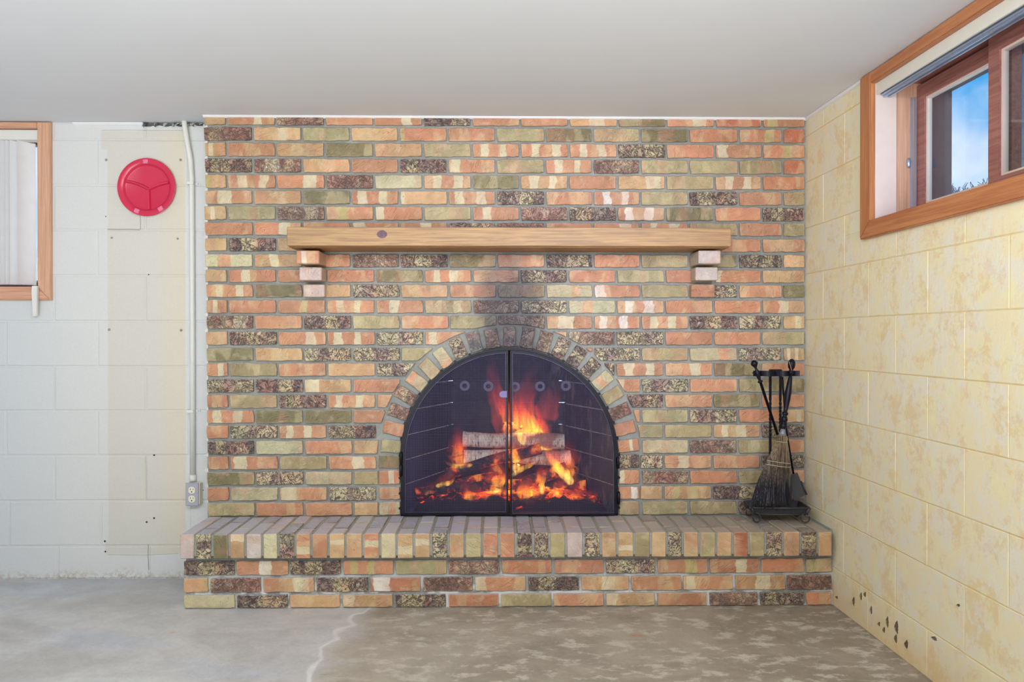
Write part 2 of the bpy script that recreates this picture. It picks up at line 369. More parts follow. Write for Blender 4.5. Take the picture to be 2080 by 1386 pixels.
# ---- block walls: real blocks with recessed joints
def block_mesh(w, h, dep=.012, bev=.0035):
    bm = bmesh.new()
    o = [(-w/2, -h/2), (w/2, -h/2), (w/2, h/2), (-w/2, h/2)]
    i = [(-w/2+bev, -h/2+bev), (w/2-bev, -h/2+bev), (w/2-bev, h/2-bev), (-w/2+bev, h/2-bev)]
    a = [bm.verts.new((p[0], dep, p[1])) for p in o]; b = [bm.verts.new((p[0], bev*.6, p[1])) for p in o]; c = [bm.verts.new((p[0], 0, p[1])) for p in i]
    for k in range(4):
        j = (k+1) % 4; bm.faces.new((a[k], a[j], b[j], b[k])); bm.faces.new((b[k], b[j], c[j], c[k]))
    bm.faces.new(c); return mesh(bm, 'concrete_block')
BLK = {}
def lay_blocks(parent, mat, zj, joints, x_lo, x_hi, hole, gap, bev=.0035):
    """zj: joint heights; joints(i): vertical joint positions of row i; hole: (x0,x1,z0,z1); blocks face local -y"""
    for i in range(len(zj)-1):
        z0, z1 = zj[i]+gap/2, zj[i+1]-gap/2
        js = [x_lo]+[j for j in joints(i) if x_lo+.03 < j < x_hi-.03]+[x_hi]
        for a, b in zip(js, js[1:]):
            rects = [(a+gap/2, b-gap/2, z0, z1)]
            if hole:
                out = []
                for (p, q, r, s_) in rects:
                    hx0, hx1, hz0, hz1 = hole
                    if q <= hx0 or p >= hx1 or s_ <= hz0 or r >= hz1: out.append((p, q, r, s_)); continue
                    if r < hz0: out.append((p, q, r, hz0))
                    if s_ > hz1: out.append((p, q, hz1, s_))
                    rr, ss = max(r, hz0), min(s_, hz1)
                    if p < hx0: out.append((p, hx0, rr, ss))
                    if q > hx1: out.append((hx1, q, rr, ss))
                rects = out
            for (p, q, r, s_) in rects:
                if q-p < .012 or s_-r < .006: continue
                key = (round(q-p, 3), round(s_-r, 3), mat.name)
                if key not in BLK: BLK[key] = block_mesh(q-p, s_-r, bev=bev)
                link('concrete_block', BLK[key], mat, parent, ((p+q)/2, R.uniform(-.0005, .0005), (r+s_)/2))
# back block wall (left of the fireplace)
wb = empty('wall_back', (0, YB, 0)); tag(wb, kind='structure')
zl = [UZ(100, y, YB) for y in (1110, 1018, 926, 835, 745, 653, 560, 467, 376, 283)]
zl = [0.0]+zl+[CEIL]
ja = [UX(p, 700, YB) for p in (110, 297)]; jb = [UX(p, 700, YB) for p in (12, 198, 386)]
pa, pb = ja[0], jb[0]
def left_joints(i):
    base = pb if i % 2 == 0 else pa
    if i == 0: base = UX(118, 1140, YB)
    if i == 1: base = UX(19, 1060, YB)
    if i % 2 == 0 and i > 0: base = pa
    elif i % 2 == 1 and i > 1: base = pb
    return sorted(base+.4064*k for k in range(-8, 6))
LW = (-3.2, UX(80, 400, YB), UZ(60, 583, YB), UZ(60, 262, YB))     # left window opening x0,x1,z0,z1
LWX0 = LW[1]-.92
LHOLE = (LWX0-.03, LW[1]+.03, LW[2]-.03, CEIL)
xr = UX(421, 700, 0)+.10
lay_blocks(wb, M_LWALL, zl, left_joints, -4.0, xr, LHOLE, .007)
bm = bmesh.new()
def panel_with_hole(bm, x0, x1, z0, z1, h, y0, y1):
    box(bm, (x0, y0, z0), (h[0], y1, z1)); box(bm, (h[1], y0, z0), (x1, y1, z1))
    if h[2] > z0: box(bm, (h[0], y0, z0), (h[1], y1, h[2]))
    if h[3] < z1-.001: box(bm, (h[0], y0, h[3]), (h[1], y1, z1))
panel_with_hole(bm, -4.0, xr, 0, CEIL, LHOLE, .0028, .26)
link('mortar_bed', mesh(bm), M_LWALL, wb)
# right wall, in its own frame: local x runs from the corner towards the camera, local y points out of the room
wr = empty('wall_right', (WX0, 0, 0)); wr.rotation_euler = (0, 0, -PI/2+WA); tag(wr, kind='structure')
RW = (.645, 1.66, 1.512, 2.006)
RHOLE = (RW[0]-.03, RW[1]+.03, RW[2]-.025, CEIL)
zr = [0]+[UZ(1637, 557, 0)-.2016*k for k in range(6, -4, -1)]; zr = [z for z in zr if z < CEIL-.02]+[CEIL]
def right_joints(i):
    o = .19 if i % 2 == 0 else .393
    return [o+.4064*k for k in range(-2, 18)]
lay_blocks(wr, M_RWALL, zr, right_joints, -.12, 6.6, RHOLE, .0035, .0018)
bm = bmesh.new(); panel_with_hole(bm, -.45, 6.8, 0, CEIL, RHOLE, .0016, .28)
link('mortar_bed', mesh(bm), M_RJOINT, wr)
RW_M = Matrix.Translation((WX0, 0, 0)) @ Matrix.Rotation(-PI/2+WA, 4, 'Z')

# ------------------------------------------------------------------ bricks
TYPES = {
 'O': ((200, 140, 102), (208, 194, 160), .05), 'o': ((204, 164, 118), (212, 196, 160), .05), 'R': ((190, 114, 80), (200, 170, 132), .04),
 'K': ((128, 117, 78), (160, 146, 96), .06), 'k': ((174, 160, 116), (190, 178, 136), .08), 'Y': ((206, 196, 156), (208, 158, 120), .12),
 'P': ((154, 118, 102), (192, 174, 146), .7), 'D': ((140, 114, 102), (182, 166, 128), 1.0), 'M': ((202, 188, 150), (162, 138, 124), 1.0),
 'W': ((216, 198, 190), (202, 178, 170), .1), 'S': ((106, 98, 100), (118, 108, 112), .3)}  # W: pale pink with a glare wash put into the brick colour
SEED = [0]
def paint(o, code):
    c = code[0]; base, alt, mot = TYPES[c]
    if 'k' in code[1:]: alt = (186, 168, 112)
    if 'w' in code[1:]: alt = (222, 212, 200)
    q = R.uniform(.93, 1.06); hue = R.uniform(-5, 5)
    q *= .955
    b = lin((min(250, base[0]*q), min(250, base[1]*q+hue), min(250, base[2]*q+hue)))
    o.color = b; a = lin(alt); o['alt'] = [a[0], a[1], a[2]]
    if '2' in code:
        s = R.uniform(.12, .22); w1 = R.uniform(.14, .2); s2 = s+w1+R.uniform(.2, .28); ed = [s, s+w1, s2, s2+R.uniform(.14, .2)]
    elif '1' in code:
        s = R.choice([R.uniform(.2, .55), R.uniform(.5, .62), R.uniform(-.1, .1)]); ed = [s, s+R.uniform(.16, .34), 3.0, 4.0]
    elif c in 'DM':
        s = R.uniform(.1, .6); ed = [s, s+R.uniform(.2, .4), 3.0, 4.0]
    else: ed = [3.0, 4.0, 5.0, 6.0]
    o['edges'] = [float(v) for v in ed]; o['mot'] = float(mot); SEED[0] += 1; o['seed'] = (SEED[0]*.737) % 9.0
def brick_mesh(pts, proud=.015, back=.02, rnd=None, bev=.0022, jit=.0017):
    """outline pts (x,z) around 0; irregular arris, front at y=-proud"""
    rnd = rnd or R; n = len(pts); bm = bmesh.new()
    J = [(p[0]+rnd.uniform(-jit, jit), p[1]+rnd.uniform(-jit, jit)) for p in pts]
    I = offset_poly(J, bev)
    a = [bm.verts.new((p[0], back, p[1])) for p in J]
    b = [bm.verts.new((p[0], -proud+bev+rnd.uniform(0, .0012), p[1])) for p in J]
    c = [bm.verts.new((p[0], -proud+rnd.uniform(-.0005, .0005), p[1])) for p in I]
    for k in range(n):
        j = (k+1) % n; bm.faces.new((a[k], a[j], b[j], b[k])); bm.faces.new((b[k], b[j], c[j], c[k]))
    ctr = bm.verts.new((sum(p[0] for p in I)/n, -proud-.0006, sum(p[1] for p in I)/n))
    for k in range(n): bm.faces.new((c[k], c[(k+1) % n], ctr))
    return mesh(bm, 'brick')
def rect_pts(w, h, step=.022):
    nx = max(2, round(w/step)); nz = 2; P = []
    cx = .0022
    for k in range(nx): P.append((-w/2+w*k/nx+(cx if k == 0 else 0), -h/2))
    for k in range(nz): P.append((w/2, -h/2+h*k/nz+(cx if k == 0 else 0)))
    for k in range(nx): P.append((w/2-w*k/nx-(cx if k == 0 else 0), h/2))
    for k in range(nz): P.append((-w/2, h/2-h*k/nz-(cx if k == 0 else 0)))
    return P
VAR = {}
def stock_brick(parent, code, x0, x1, z0, z1, y=0.0, rot=0.0, proud=.015, back=.02, c=None):
    """a brick laid from the shared set; x0..x1 and z0..z1 in the wall plane"""
    w, h = x1-x0, z1-z0; cls = round(w/.05)
    key = (cls, proud, back, R.randrange(6))
    if key not in VAR: VAR[key] = brick_mesh(rect_pts(cls*.05, .056), proud, back)
    o = link('brick', VAR[key], M_BRICK, parent, ((x0+x1)/2 if c is None else c[0], y+R.uniform(-.0012, .0012), (z0+z1)/2 if c is None else c[1]))
    o.scale = (w/(cls*.05), 1, h/.056); o.rotation_euler = (0, rot, 0); paint(o, code); return o

fp = empty('brick_fireplace', (0, 0, 0)); tag(fp, 'multicoloured brick chimney wall with arched firebox opening and stepped corbels', 'fireplace')
ROWS_Y = [(238, 254.7), (259.8, 286.3), (291.3, 318.2), (323.4, 350.7), (356, 383), (388, 415), (420, 446.9), (452.3, 478), (484.4, 510.3), (517, 542.6),
 (548.3, 573.3), (578.5, 604), (610, 636), (641.5, 668), (674, 700.6), (707, 733), (738, 764), (770.5, 797), (802, 828.3), (833, 859.3), (864, 890), (895, 921.8), (926.6, 953), (958, 984), (989.4, 1016), (1020.6, 1047)]
AT = [417, 461.6, 561, 660.5, 759.5, 859, 958, 1056, 1155, 1254, 1352, 1451, 1547, 1634]
AB = [424, 469, 568.6, 668, 767.6, 865, 962, 1056, 1151, 1247, 1346, 1445, 1543, 1633]
BT = [417, 514.7, 614, 712.5, 810.5, 908.5, 1007, 1106.5, 1203, 1299, 1398, 1499, 1588.5, 1634]
BB = [424, 520.5, 619.9, 718.7, 817, 917, 1013, 1110, 1206, 1302, 1398.5, 1497, 1587, 1633]
CODES = '''o O1 P O O1 D O O o1 K O1 R O1k
P o1 k o O1k O k K k K O O1k R
o1 O o K o k O2 O2 O2 D O O1 O1k
D P1 o O D O1 k O2 P k k k R
o1k O2 O1 P Y O2 K o2 O o1 k O2 O
O1 o K O2 o1 O2 D O O2w k D O k
o1 k P1 O1k O1 k O1 P D O2w K O D
O O1 O O1 O1 D P O O1 O2 k O k
o D o O O O O O O O O O O
Y1 o1 O P1 D K O D O k K D o
o O1 O O K O2 O D O k O1 O1 o
O2 K o M o O K Y1 O1w k M O K
O1 O O1k O2 O1 k2 P M Y1 O2w O O O1
P1 O D k O K P O1 O2w O2 D M o1
o D O1 O2 M O1 O O P1 M O O k
K o M M k O O O M k Y1 M o2
O1 k O o M O O O D O2 O1 K O
M D o1 O O O O O O1 M O k K
O k D O2 O O O O O D O K O
O2 K K O O O O O O k M O o1
O M O2 D O O O O O k k o2 D
D Y O o O O O O O Y P k1 O
O O1 k O1 K O O O O M O1 O D
K M Y k O O O O O P O k O
O Y O1 M O O O O O o o2k D O
k O O o Y O O O O k k D k'''.split('\n')
AC = U(1035, 926); RPX = AC.x-UX(1035-100, 926); RPX /= 100     # metres per pixel in the brick plane
R_CLIP = 267*RPX; R_IN = 221*RPX; R_OUT = 262.5*RPX
JX0, JX1 = UX(768, 985), UX(1300.5, 985)
XL = UX(421, 640); XRT = UX(1633.5, 640)
ZT = UZ(1012, 1046)    # hearth top height
def inside(x, z):
    if (x-AC.x)**2+(z-AC.z)**2 < R_CLIP**2: return True
    return z < AC.z and JX0 < x < JX1
nb = 0
for i, (ya, yb) in enumerate(ROWS_Y):
    t = i/25.0
    J = [a+(b-a)*t for a, b in zip(AT, AB)] if i % 2 == 0 else [a+(b-a)*t for a, b in zip(BT, BB)]
    z1, z0 = UZ(500, ya), UZ(500, yb); cs = CODES[i].split(); ym = (ya+yb)/2
    if i == 0: z1 = CEIL
    for k in range(13):
        x0 = UX(J[k], ym)+(.0053 if k else 0); x1 = UX(J[k+1], ym)-(.0053 if k < 12 else .004)
        if k == 0: x0 += R.uniform(-.002, .003)
        cn = [(x0, z0), (x1, z0), (x1, z1), (x0, z1), ((x0+x1)/2, z0), ((x0+x1)/2, z1)]
        ins = [inside(*c) for c in cn]
        if not any(ins): stock_brick(fp, cs[k], x0, x1, z0, z1); nb += 1; continue
        if all(ins): continue
        # trimmed brick: walk the outline, push points inside the ring out onto it
        P = []; N = 60; per = 2*(x1-x0)+2*(z1-z0)
        for s in range(N):
            d = per*s/N
            if d < x1-x0: p = (x0+d, z0)
            elif d < x1-x0+z1-z0: p = (x1, z0+d-(x1-x0))
            elif d < 2*(x1-x0)+z1-z0: p = (x1-(d-(x1-x0)-(z1-z0)), z1)
            else: p = (x0, z1-(d-2*(x1-x0)-(z1-z0)))
            P.append(p)
        for c in cn[:4]: P.append(c)
        cx, cz = (x0+x1)/2, (z0+z1)/2
        keep = [p for p in P if not inside(*p)]
        # arc points within the rectangle
        for s in range(0, 361):
            a = PI*s/360; p = (AC.x+R_CLIP*1.001*math.cos(a), AC.z+R_CLIP*1.001*math.sin(a))
            if s % 3 == 0 and x0 < p[0] < x1 and z0 < p[1] < z1: keep.append(p)
        for zz in (z0, z1):
            for xx in (JX0, JX1):
                if zz < AC.z and x0 < xx < x1: keep.append((xx, zz))
        # keep only the side of the ring with most material; order by angle about the mean
        mxm = sum(p[0] for p in keep)/len(keep); mzm = sum(p[1] for p in keep)/len(keep)
        if len(keep) < 6: continue
        area_w = max(p[0] for p in keep)-min(p[0] for p in keep)
        if area_w < .018: continue
        keep.sort(key=lambda p: math.atan2(p[1]-mzm, p[0]-mxm))
        # thin out
        Q = [keep[0]]
        for p in keep[1:]:
            if math.hypot(p[0]-Q[-1][0], p[1]-Q[-1][1]) > .005: Q.append(p)
        Q = [(p[0]-mxm, p[1]-mzm) for p in Q]
        if len(Q) < 4: continue
        o = link('brick', brick_mesh(Q, jit=.0005, bev=.002), M_BRICK, fp, (mxm, 0, mzm)); paint(o, cs[k]); nb += 1
# voussoirs of the arch, left springing over the crown to the right springing
VC = ['k', 'O', 'P', 'P1', 'Y1', 'k', 'Y1', 'M', 'S', 'P', 'S', 'P', 'P', 'D', 'D', 'D1', 'Y1', 'k', 'P', 'O', 'O1']
for k in range(21):
    a = math.radians(180-4.9-8.51*k); rm = (R_IN+R_OUT)/2+R.uniform(-.003, .003); w = R_OUT-R_IN+R.uniform(-.004, .004)
    h = R.uniform(.053, .058)
    o = stock_brick(fp, VC[k], 0, w, 0, h, y=-.001, rot=-a+R.uniform(-.02, .02), c=(AC.x+rm*math.cos(a), AC.z+rm*math.sin(a)), proud=.014)
    o.name = 'arch_brick'
JL = ['K', 'O1', 'O', 'Y1']; JR = ['D', 'O1', 'O1w', 'k']
for k, (ya, yb) in enumerate([(924, 950.5), (955.5, 983), (989, 1014), (1019, 1045.5)]):
    stock_brick(fp, JL[k], UX(771, ya), UX(813, ya), UZ(790, yb), UZ(790, ya)).name = 'arch_brick'
    stock_brick(fp, JR[k], UX(1256.5, ya), UX(1297, ya), UZ(1270, yb-1), UZ(1270, ya-1)).name = 'arch_brick'
# mortar bed with the arched opening cut through
RO = 218.5*RPX; outl = [(XL, ZT-.05), (XL, CEIL), (XRT+.012, CEIL), (XRT+.012, ZT-.05), (AC.x+RO, ZT-.05)]
outl += [(AC.x+RO*math.cos(a), AC.z+RO*math.sin(a)) for a in [PI*s/48 for s in range(49)]]+[(AC.x-RO, ZT-.05)]
bm = bmesh.new(); prism(bm, outl, 0.0, .119); link('mortar_bed', mesh(bm), M_MORTAR, fp)
bm = bmesh.new(); box(bm, (xr+.001, .12, 0), (-.57, .26, CEIL)); box(bm, (.61, .12, 0), (WX0+.02, .26, CEIL)); box(bm, (-.57, .12, AC.z+R_IN+.17), (.61, .26, CEIL)); link('chimney_core', mesh(bm), M_MORTAR, fp)
# ragged left mortar/paint edge squeezed out between the courses
bm = bmesh.new()
for i, (ya, yb) in enumerate(ROWS_Y[:-1]):
    y2 = ROWS_Y[i+1][0]; z1, z0 = UZ(420, yb), UZ(420, y2); w = R.uniform(.004, .014)
    prism(bm, [(XL-w, (z0+z1)/2+R.uniform(-.003, .003)), (XL+.004, z0-.004), (XL+.004, z1+.004)], -.004, .03)
o = link('paint_smear', mesh(bm), M_LWALL, fp); o['kind'] = 'stuff'

# corbels: three stepped bricks on each side
def corbel(x0, x1, z0, z1, yf, code):
    bm = bmesh.new(); box(bm, (-(x1-x0)/2, 0, -(z1-z0)/2), ((x1-x0)/2, -yf, (z1-z0)/2), .003)
    o = link('corbel_brick', mesh(bm), M_BRICK, fp, ((x0+x1)/2, yf, (z0+z1)/2)); paint(o, code)
for side, px in ((-1, (602, 648, 608, 653, 616, 659)), (1, (1419, 1464, 1413, 1458, 1405, 1452))):
    for k, (ya, yb, y, code) in enumerate(((509, 535.5, -.158, 'O1w' if side < 0 else 'W'), (543, 569.5, -.108, 'W'), (578, 603.5, -.052, 'W1' if side < 0 else 'O'))):
        a, b = UX(px[2*k], ya, y), UX(px[2*k+1], ya, y)
        corbel(a, b, UZ(px[2*k], yb, y), UZ(px[2*k], ya, y), y, code)
# small nails left in the joints
for px, py in ((1030, 322), (531, 244), (1551, 372)):
    bm = bmesh.new(); p = U(px, py, -.004); lathe_line(bm, [(0, .0012), (.7, .0012), (.75, .003), (1, .0026)], (p.x, .01, p.z), (p.x, -.012, p.z), 8)
    link('nail', mesh(bm, smooth=True), M_ALU, fp)

# ------------------------------------------------------------------ firebox lining
def soot_brick_mat():
    t = NT('sooty_firebrick', .8); w = t.world(); ws = t.sep(w)
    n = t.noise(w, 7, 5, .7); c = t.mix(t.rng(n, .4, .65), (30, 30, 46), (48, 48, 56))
    c = t.mix(t.math('MULTIPLY', t.rng(ws[1], .42, .14), t.rng(ws[0], .0, -.2)), c, (70, 74, 112))  # bluish reflected haze painted on the left lining, stronger towards the front
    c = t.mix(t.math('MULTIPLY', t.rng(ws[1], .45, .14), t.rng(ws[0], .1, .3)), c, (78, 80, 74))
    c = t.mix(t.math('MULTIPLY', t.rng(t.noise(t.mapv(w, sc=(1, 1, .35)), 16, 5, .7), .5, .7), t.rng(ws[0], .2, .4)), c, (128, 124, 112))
    t.color(c); t.bump(t.noise(w, 90, 4), .4, .002); return t.m
M_SOOT = soot_brick_mat()
M_FBJ = simple('pale_firebrick_joint', (206, 210, 222), .8, var=.4, scale=26)
fbx = empty('firebox'); fbx.parent = fp; fbx['label'] = 'sooty firebrick lining with pale joints'
GZ = ZT
P_L0, P_L1 = Vector((UX(818, 900)-.015, .118, 0)), Vector((-.235, .60, 0)); P_R0, P_R1 = Vector((UX(1252, 900)+.015, .118, 0)), Vector((.34, .60, 0))
def lining(a, b, zoff, ztop, jm, e0=0.0, e1=0.0, jt=.0028):
    L = (b-a).length; ang = math.atan2(b.y-a.y, b.x-a.x); hgt = .112; k = 0; z = GZ+zoff
    j = boxobj('joint_bed', (.004, .006, GZ-.02), (L-.03, .05, ztop), jm, fbx); j.location = (a.x, a.y, 0); j.rotation_euler = (0, 0, ang)
    while z < ztop:
        x = -(.115 if k % 2 else 0.0)
        while x < L+e1:
            x0, x1 = max(x, -e0)+jt*.6, min(x+.228, L+e1)-jt*.6; z1 = min(z+hgt, ztop)
            if x1-x0 > .01 and z1-z > .01:
                bm = bmesh.new(); box(bm, (x0, 0, z+jt), (x1, .03, z1-jt), .0012)
                link('fire_brick', mesh(bm), M_SOOT, fbx, (a.x, a.y, 0), (0, 0, ang))
            x += .228
        z += hgt; k += 1
ZTOP = AC.z+R_IN+.12
M_FBJD = simple('sooted_joint', (52, 52, 60), .9, var=.3)
# local +y of a lining must point away from the fire
lining(P_L0, P_L1, -.005, ZTOP, M_FBJ, 0, .04); lining(P_R1, P_R0, -.01, ZTOP, M_FBJ, .04, 0); lining(P_L1, P_R1, -.005, ZTOP, M_FBJD, .03, .03)
boxobj('firebox_floor', (AC.x-RO+.003, .004, GZ-.06), (AC.x+RO-.003, .66, GZ+.001), M_SOOT, fbx)
boxobj('smoke_shelf', (-.56, .119, ZTOP-.0), (.60, .66, ZTOP+.04), M_SOOT, fbx)

# ------------------------------------------------------------------ hearth
HY = -.294; HT = -.339
hearth = empty('raised_hearth', (UX(1030, 1237, HY), -.15, 0)); tag(hearth, 'raised brick hearth bench with upright header edge in front of the fireplace', 'hearth')
hx = hearth.location.x; hy = hearth.location.y
HL, HR = UX(375, 1190, HY), UX(1689, 1190, HY)
boxobj('mortar_core', (HL+.004-hx, HY+.006-hy, 0), (HR+.01-hx, -.001-hy, ZT-.0035), M_MORTAR, hearth)
bm = bmesh.new(); box(bm, (UX(365, 1110, HT)+.006-hx, HT+.008-hy, UZ(1000, 1131, HT)+.004), (UX(1692, 1110, HT)-.002-hx, HY+.0058-hy, ZT-.0036)); link('mortar_core', mesh(bm), M_MORTAR, hearth)
def hbrick(code, x0, x1, z0, z1):
    o = stock_brick(hearth, code, x0-hx, x1-hx, z0, z1, y=HY+.006-hy, proud=.012); return o
LA = [374, 478.5, 588, 695, 801.5, 909, 1017, 1123, 1228, 1333, 1438.5, 1543, 1635, 1688]
LB = [374, 425, 532.5, 640.5, 750, 856.5, 962.5, 1070, 1178.5, 1280, 1385.5, 1490.5, 1596, 1688]
LC = [374, 479.5, 587.5, 694, 801, 908, 1015, 1122.5, 1228.5, 1332.5, 1438, 1541, 1635, 1688]
for J, (ya, yb), cs in ((LA, (1139, 1167.5), 'D O1w D O2k k P O O M O1k O1 O k'), (LB, (1173.5, 1202.5), 'o P O1 D O1w P O1 D o1 O O1 o1 P'), (LC, (1208, 1235), 'Y D o o1 D O k O o1 O P D O')):
    cs = cs.split(); z1, z0 = UZ(600, ya, HY), max(.004, UZ(600, yb, HY)); ym = (ya+yb)/2
    for k in range(13): hbrick(cs[k], UX(J[k], ym, HY)+(.005 if k else 0), UX(J[k+1], ym, HY)-(.005 if k < 12 else 0), z0, z1)
JH = [364.5, 395.4, 430.5, 464.7, 498, 532.4, 565.3, 598.8, 632.3, 666.5, 701, 737.3, 772, 805.8, 840.5, 875, 910.4, 944.3, 979, 1013.6, 1048, 1082.8, 1115.8, 1150, 1185.7, 1220.8, 1254, 1288.5, 1322, 1355.4, 1387, 1420.7, 1455, 1488.8, 1521.5, 1555, 1590.8, 1626.5, 1661, 1692.5]
HC = 'W M K o1 W1 Y M O1 O o1 o O1 Y o1 o1 M o k O O D M k W M o o1 k o M o k o R k M o D o'.split()
zt0 = UZ(1000, 1133, HT)
def hb3(name, code, x0, x1, y0, y1, z0, z1, bev=.003):
    """full brick solid; local x is its long visible direction for banding"""
    bm = bmesh.new(); n = 4
    box(bm, (-(z1-z0)/2, -(y1-y0)/2, -(x1-x0)/2), ((z1-z0)/2, (y1-y0)/2, (x1-x0)/2), bev)
    for v in bm.verts: v.co += Vector((R.uniform(-.0007, .0007), R.uniform(-.0007, .0007), R.uniform(-.0007, .0007)))
    o = link(name, mesh(bm), M_BRICK, hearth, ((x0+x1)/2-hx, (y0+y1)/2-hy, (z0+z1)/2), (0, PI/2, 0)); paint(o, code); return o
for k in range(39):
    g0 = .0018 if k == 0 else .0048; x0 = UX(JH[k], 1100, HT)+g0; x1 = UX(JH[k+1], 1100, HT)-.0048
    Ls = [.095, .20, .1] if (k % 2 or R.random() < .25) else [.197, .2]
    if k in (0, 2): Ls = [.21, .2]
    y = HT; dz = R.uniform(-.0015, .0008)
    for q, Lq in enumerate(Ls):
        y1 = min(y+Lq, -.012)
        if y1-y < .02: break
        hb3('brick', HC[k] if q == 0 else R.choice(['P', 'O', 'k', 'S', 'o1', 'P', 'S']), x0, x1, y, y1, (zt0+R.uniform(-.002, .001)) if q == 0 else ZT-.06, ZT+dz)
        y = y1+.007

# ------------------------------------------------------------------ mantel shelf
MY = -.217
mantel = empty('mantel_shelf', (UX(1036, 480, MY), MY/2, UZ(1036, 500, MY))); tag(mantel, 'long weathered pine mantel beam resting on stepped brick corbels', 'mantel')
ml = (UX(1488, 480, MY)-UX(585, 480, MY))/2; mh = UZ(1036, 463, MY)-UZ(1036, 501, MY)
def rel(o, base): o.location = o.location-base
bm = bmesh.new(); box(bm, (-ml, MY/2, .0), (ml, MY/2+.022, mh), .0025); link('front_board', mesh(bm), M_MANTEL, mantel)
bm = bmesh.new(); box(bm, (-ml+.002, MY/2+.0225, -.004), (ml-.002, -MY/2-.012, .018), .002); link('bottom_board', mesh(bm), M_MANTEL2, mantel)
bm = bmesh.new(); box(bm, (-ml+.0005, MY/2+.0225, mh-.02), (ml-.0005, -MY/2-.012, mh-.0005), .002); link('top_board', mesh(bm), M_MANTEL, mantel)
for s in (-1, 1):
    bm = bmesh.new(); box(bm, (s*ml-(.02 if s > 0 else 0)+(.001 if s < 0 else 0), MY/2+.0225, .0185), (s*ml+(.02 if s < 0 else 0)-(.001 if s > 0 else 0), -MY/2-.012, mh-.0205)); link('end_board', mesh(bm), M_MANTEL, mantel)
M_KNOT = simple('dark_pine_knot', (104, 76, 92), .6, var=.3, scale=90)
bm = bmesh.new(); kx = UX(776, 476, MY)-mantel.location.x; kz = UZ(776, 476, MY)-mantel.location.z
prism(bm, [(kx+.021*math.cos(a), kz+.0165*math.sin(a)) for a in [2*PI*s/20 for s in range(20)]], MY/2-.0004, MY/2+.004); link('knot', mesh(bm), M_KNOT, mantel)

# ------------------------------------------------------------------ fire screen
fs = empty('fire_screen', (AC.x, -.02, ZT)); tag(fs, 'arched black iron fire screen with two mesh doors across the firebox', 'fire screen')
def mk_mesh_mat():
    t = NT('woven_steel_mesh', .5); t.b.inputs['Metallic'].default_value = .2; t.color((66, 64, 98)); return t.m
M_MESH = mk_mesh_mat()
AZ = AC.z-ZT
def arch_path(r, x0, x1, zb, n=26):
    """closed outline: bottom x0->x1 then up and over an arch of radius r from x1 to x0 (x relative to the arch centre)"""
    P = [(x0, zb), (x1, zb)]
    a1 = 0 if x1 >= r*.999 else math.acos(x1/r); a0 = PI if x0 <= -r*.999 else math.acos(x0/r)
    for s in range(n+1):
        a = a1+(a0-a1)*s/n; P.append((r*math.cos(a), AZ+r*math.sin(a)))
    return P
FR = 219.5*RPX
bm = bmesh.new(); o1 = [(FR, .002)]+[(FR*math.cos(a), AZ+FR*math.sin(a)) for a in [PI*s/60 for s in range(61)]]+[(-FR, .002)]
fi = FR-.010; i1 = [(fi, .002)]+[(fi*math.cos(a), AZ+fi*math.sin(a)) for a in [PI*s/60 for s in range(61)]]+[(-fi, .002)]
ring_prism(bm, o1, i1, -.004, .03, closed=False); link('outer_frame', mesh(bm), M_BLACK, fs)
bm = bmesh.new(); box(bm, (-FR, -.004, .001), (FR, .03, .007)); link('bottom_rail', mesh(bm), M_BLACK, fs)
sx = UX(1034, 900)-AC.x
def door(name, x0, x1, zb, yo, lab):
    d = empty(name); d.parent = fs; d.location = (0, yo, 0); d['label'] = lab
    r = FR-.011; out = arch_path(r, x0, x1, zb); inn = offset_poly(out, .0075)
    bm = bmesh.new(); ring_prism(bm, out, inn, -.008, .004); link('door_frame', mesh(bm), M_BLACK, d)
    i2 = offset_poly(out, .009); i3 = offset_poly(out, .0115)
    bm = bmesh.new(); ring_prism(bm, i2, i3, -.0085, -.004); link('highlight_bead', mesh(bm), M_BEAD, d)  # paler bead paints in the highlight along the door frame edge
    # woven wire mesh: every wire a real bar, joined because there are hundreds of them
    bm = bmesh.new(); p = .0050; wr_ = .00036; ri = r-.007; xa, xb = x0+.006, x1-.006
    def bar(a, b):
        box(bm, (min(a[0], b[0]), a[1]-wr_, min(a[2], b[2])), (max(a[0], b[0]), a[1]+wr_, max(a[2], b[2])))
    k = 0; x = xa+p
    while x < xb:
        if abs(x) < ri:
            zt = AZ+math.sqrt(ri*ri-x*x)
            box(bm, (x-wr_, -.0006-wr_, zb+.006), (x+wr_, -.0006+wr_, zt))
        x += p
    z = zb+.008
    while z < AZ+ri:
        hw = ri if z < AZ else math.sqrt(max(0, ri*ri-(z-AZ)**2)); a, b = max(xa, -hw), min(xb, hw)
        if b-a > .004: box(bm, (a, .0006-wr_, z-wr_), (b, .0006+wr_, z+wr_))
        z += p
    o = link('wire_mesh', mesh(bm), M_MESH, d); o['kind'] = 'stuff'
    return d
M_BEAD = simple('edge_highlight_steel', (60, 58, 82), .4, .3, var=.2)
dl = door('screen_door', -(FR-.011), sx-.0045, .009, -.006, 'left screen door, closed')
dr = door('screen_door', sx+.0045, FR-.011, .004, -.012, 'right screen door, hanging slightly proud and lower')
hd = empty('door_handle'); hd.parent = dl; hd.location = (0, 0, 0)
bm = bmesh.new(); hxc, hzc = UX(1024, 800)-AC.x, UZ(1024, 800)-ZT
pts = [(hxc+.012, hzc-.014), (hxc+.012, hzc+.014)]+[(hxc-.007+.0140*math.cos(a), hzc+.0140*math.sin(a)) for a in [PI/2+PI*s/10 for s in range(11)]]
prism(bm, pts, -.016, -.0085); M_HAND = simple('brushed_steel_tab', (104, 98, 138), .4, .3, var=.04)
bpy.data.objects.remove(hd); o = link('handle', mesh(bm), M_HAND, dl); o['label'] = 'small rounded steel pull tab'
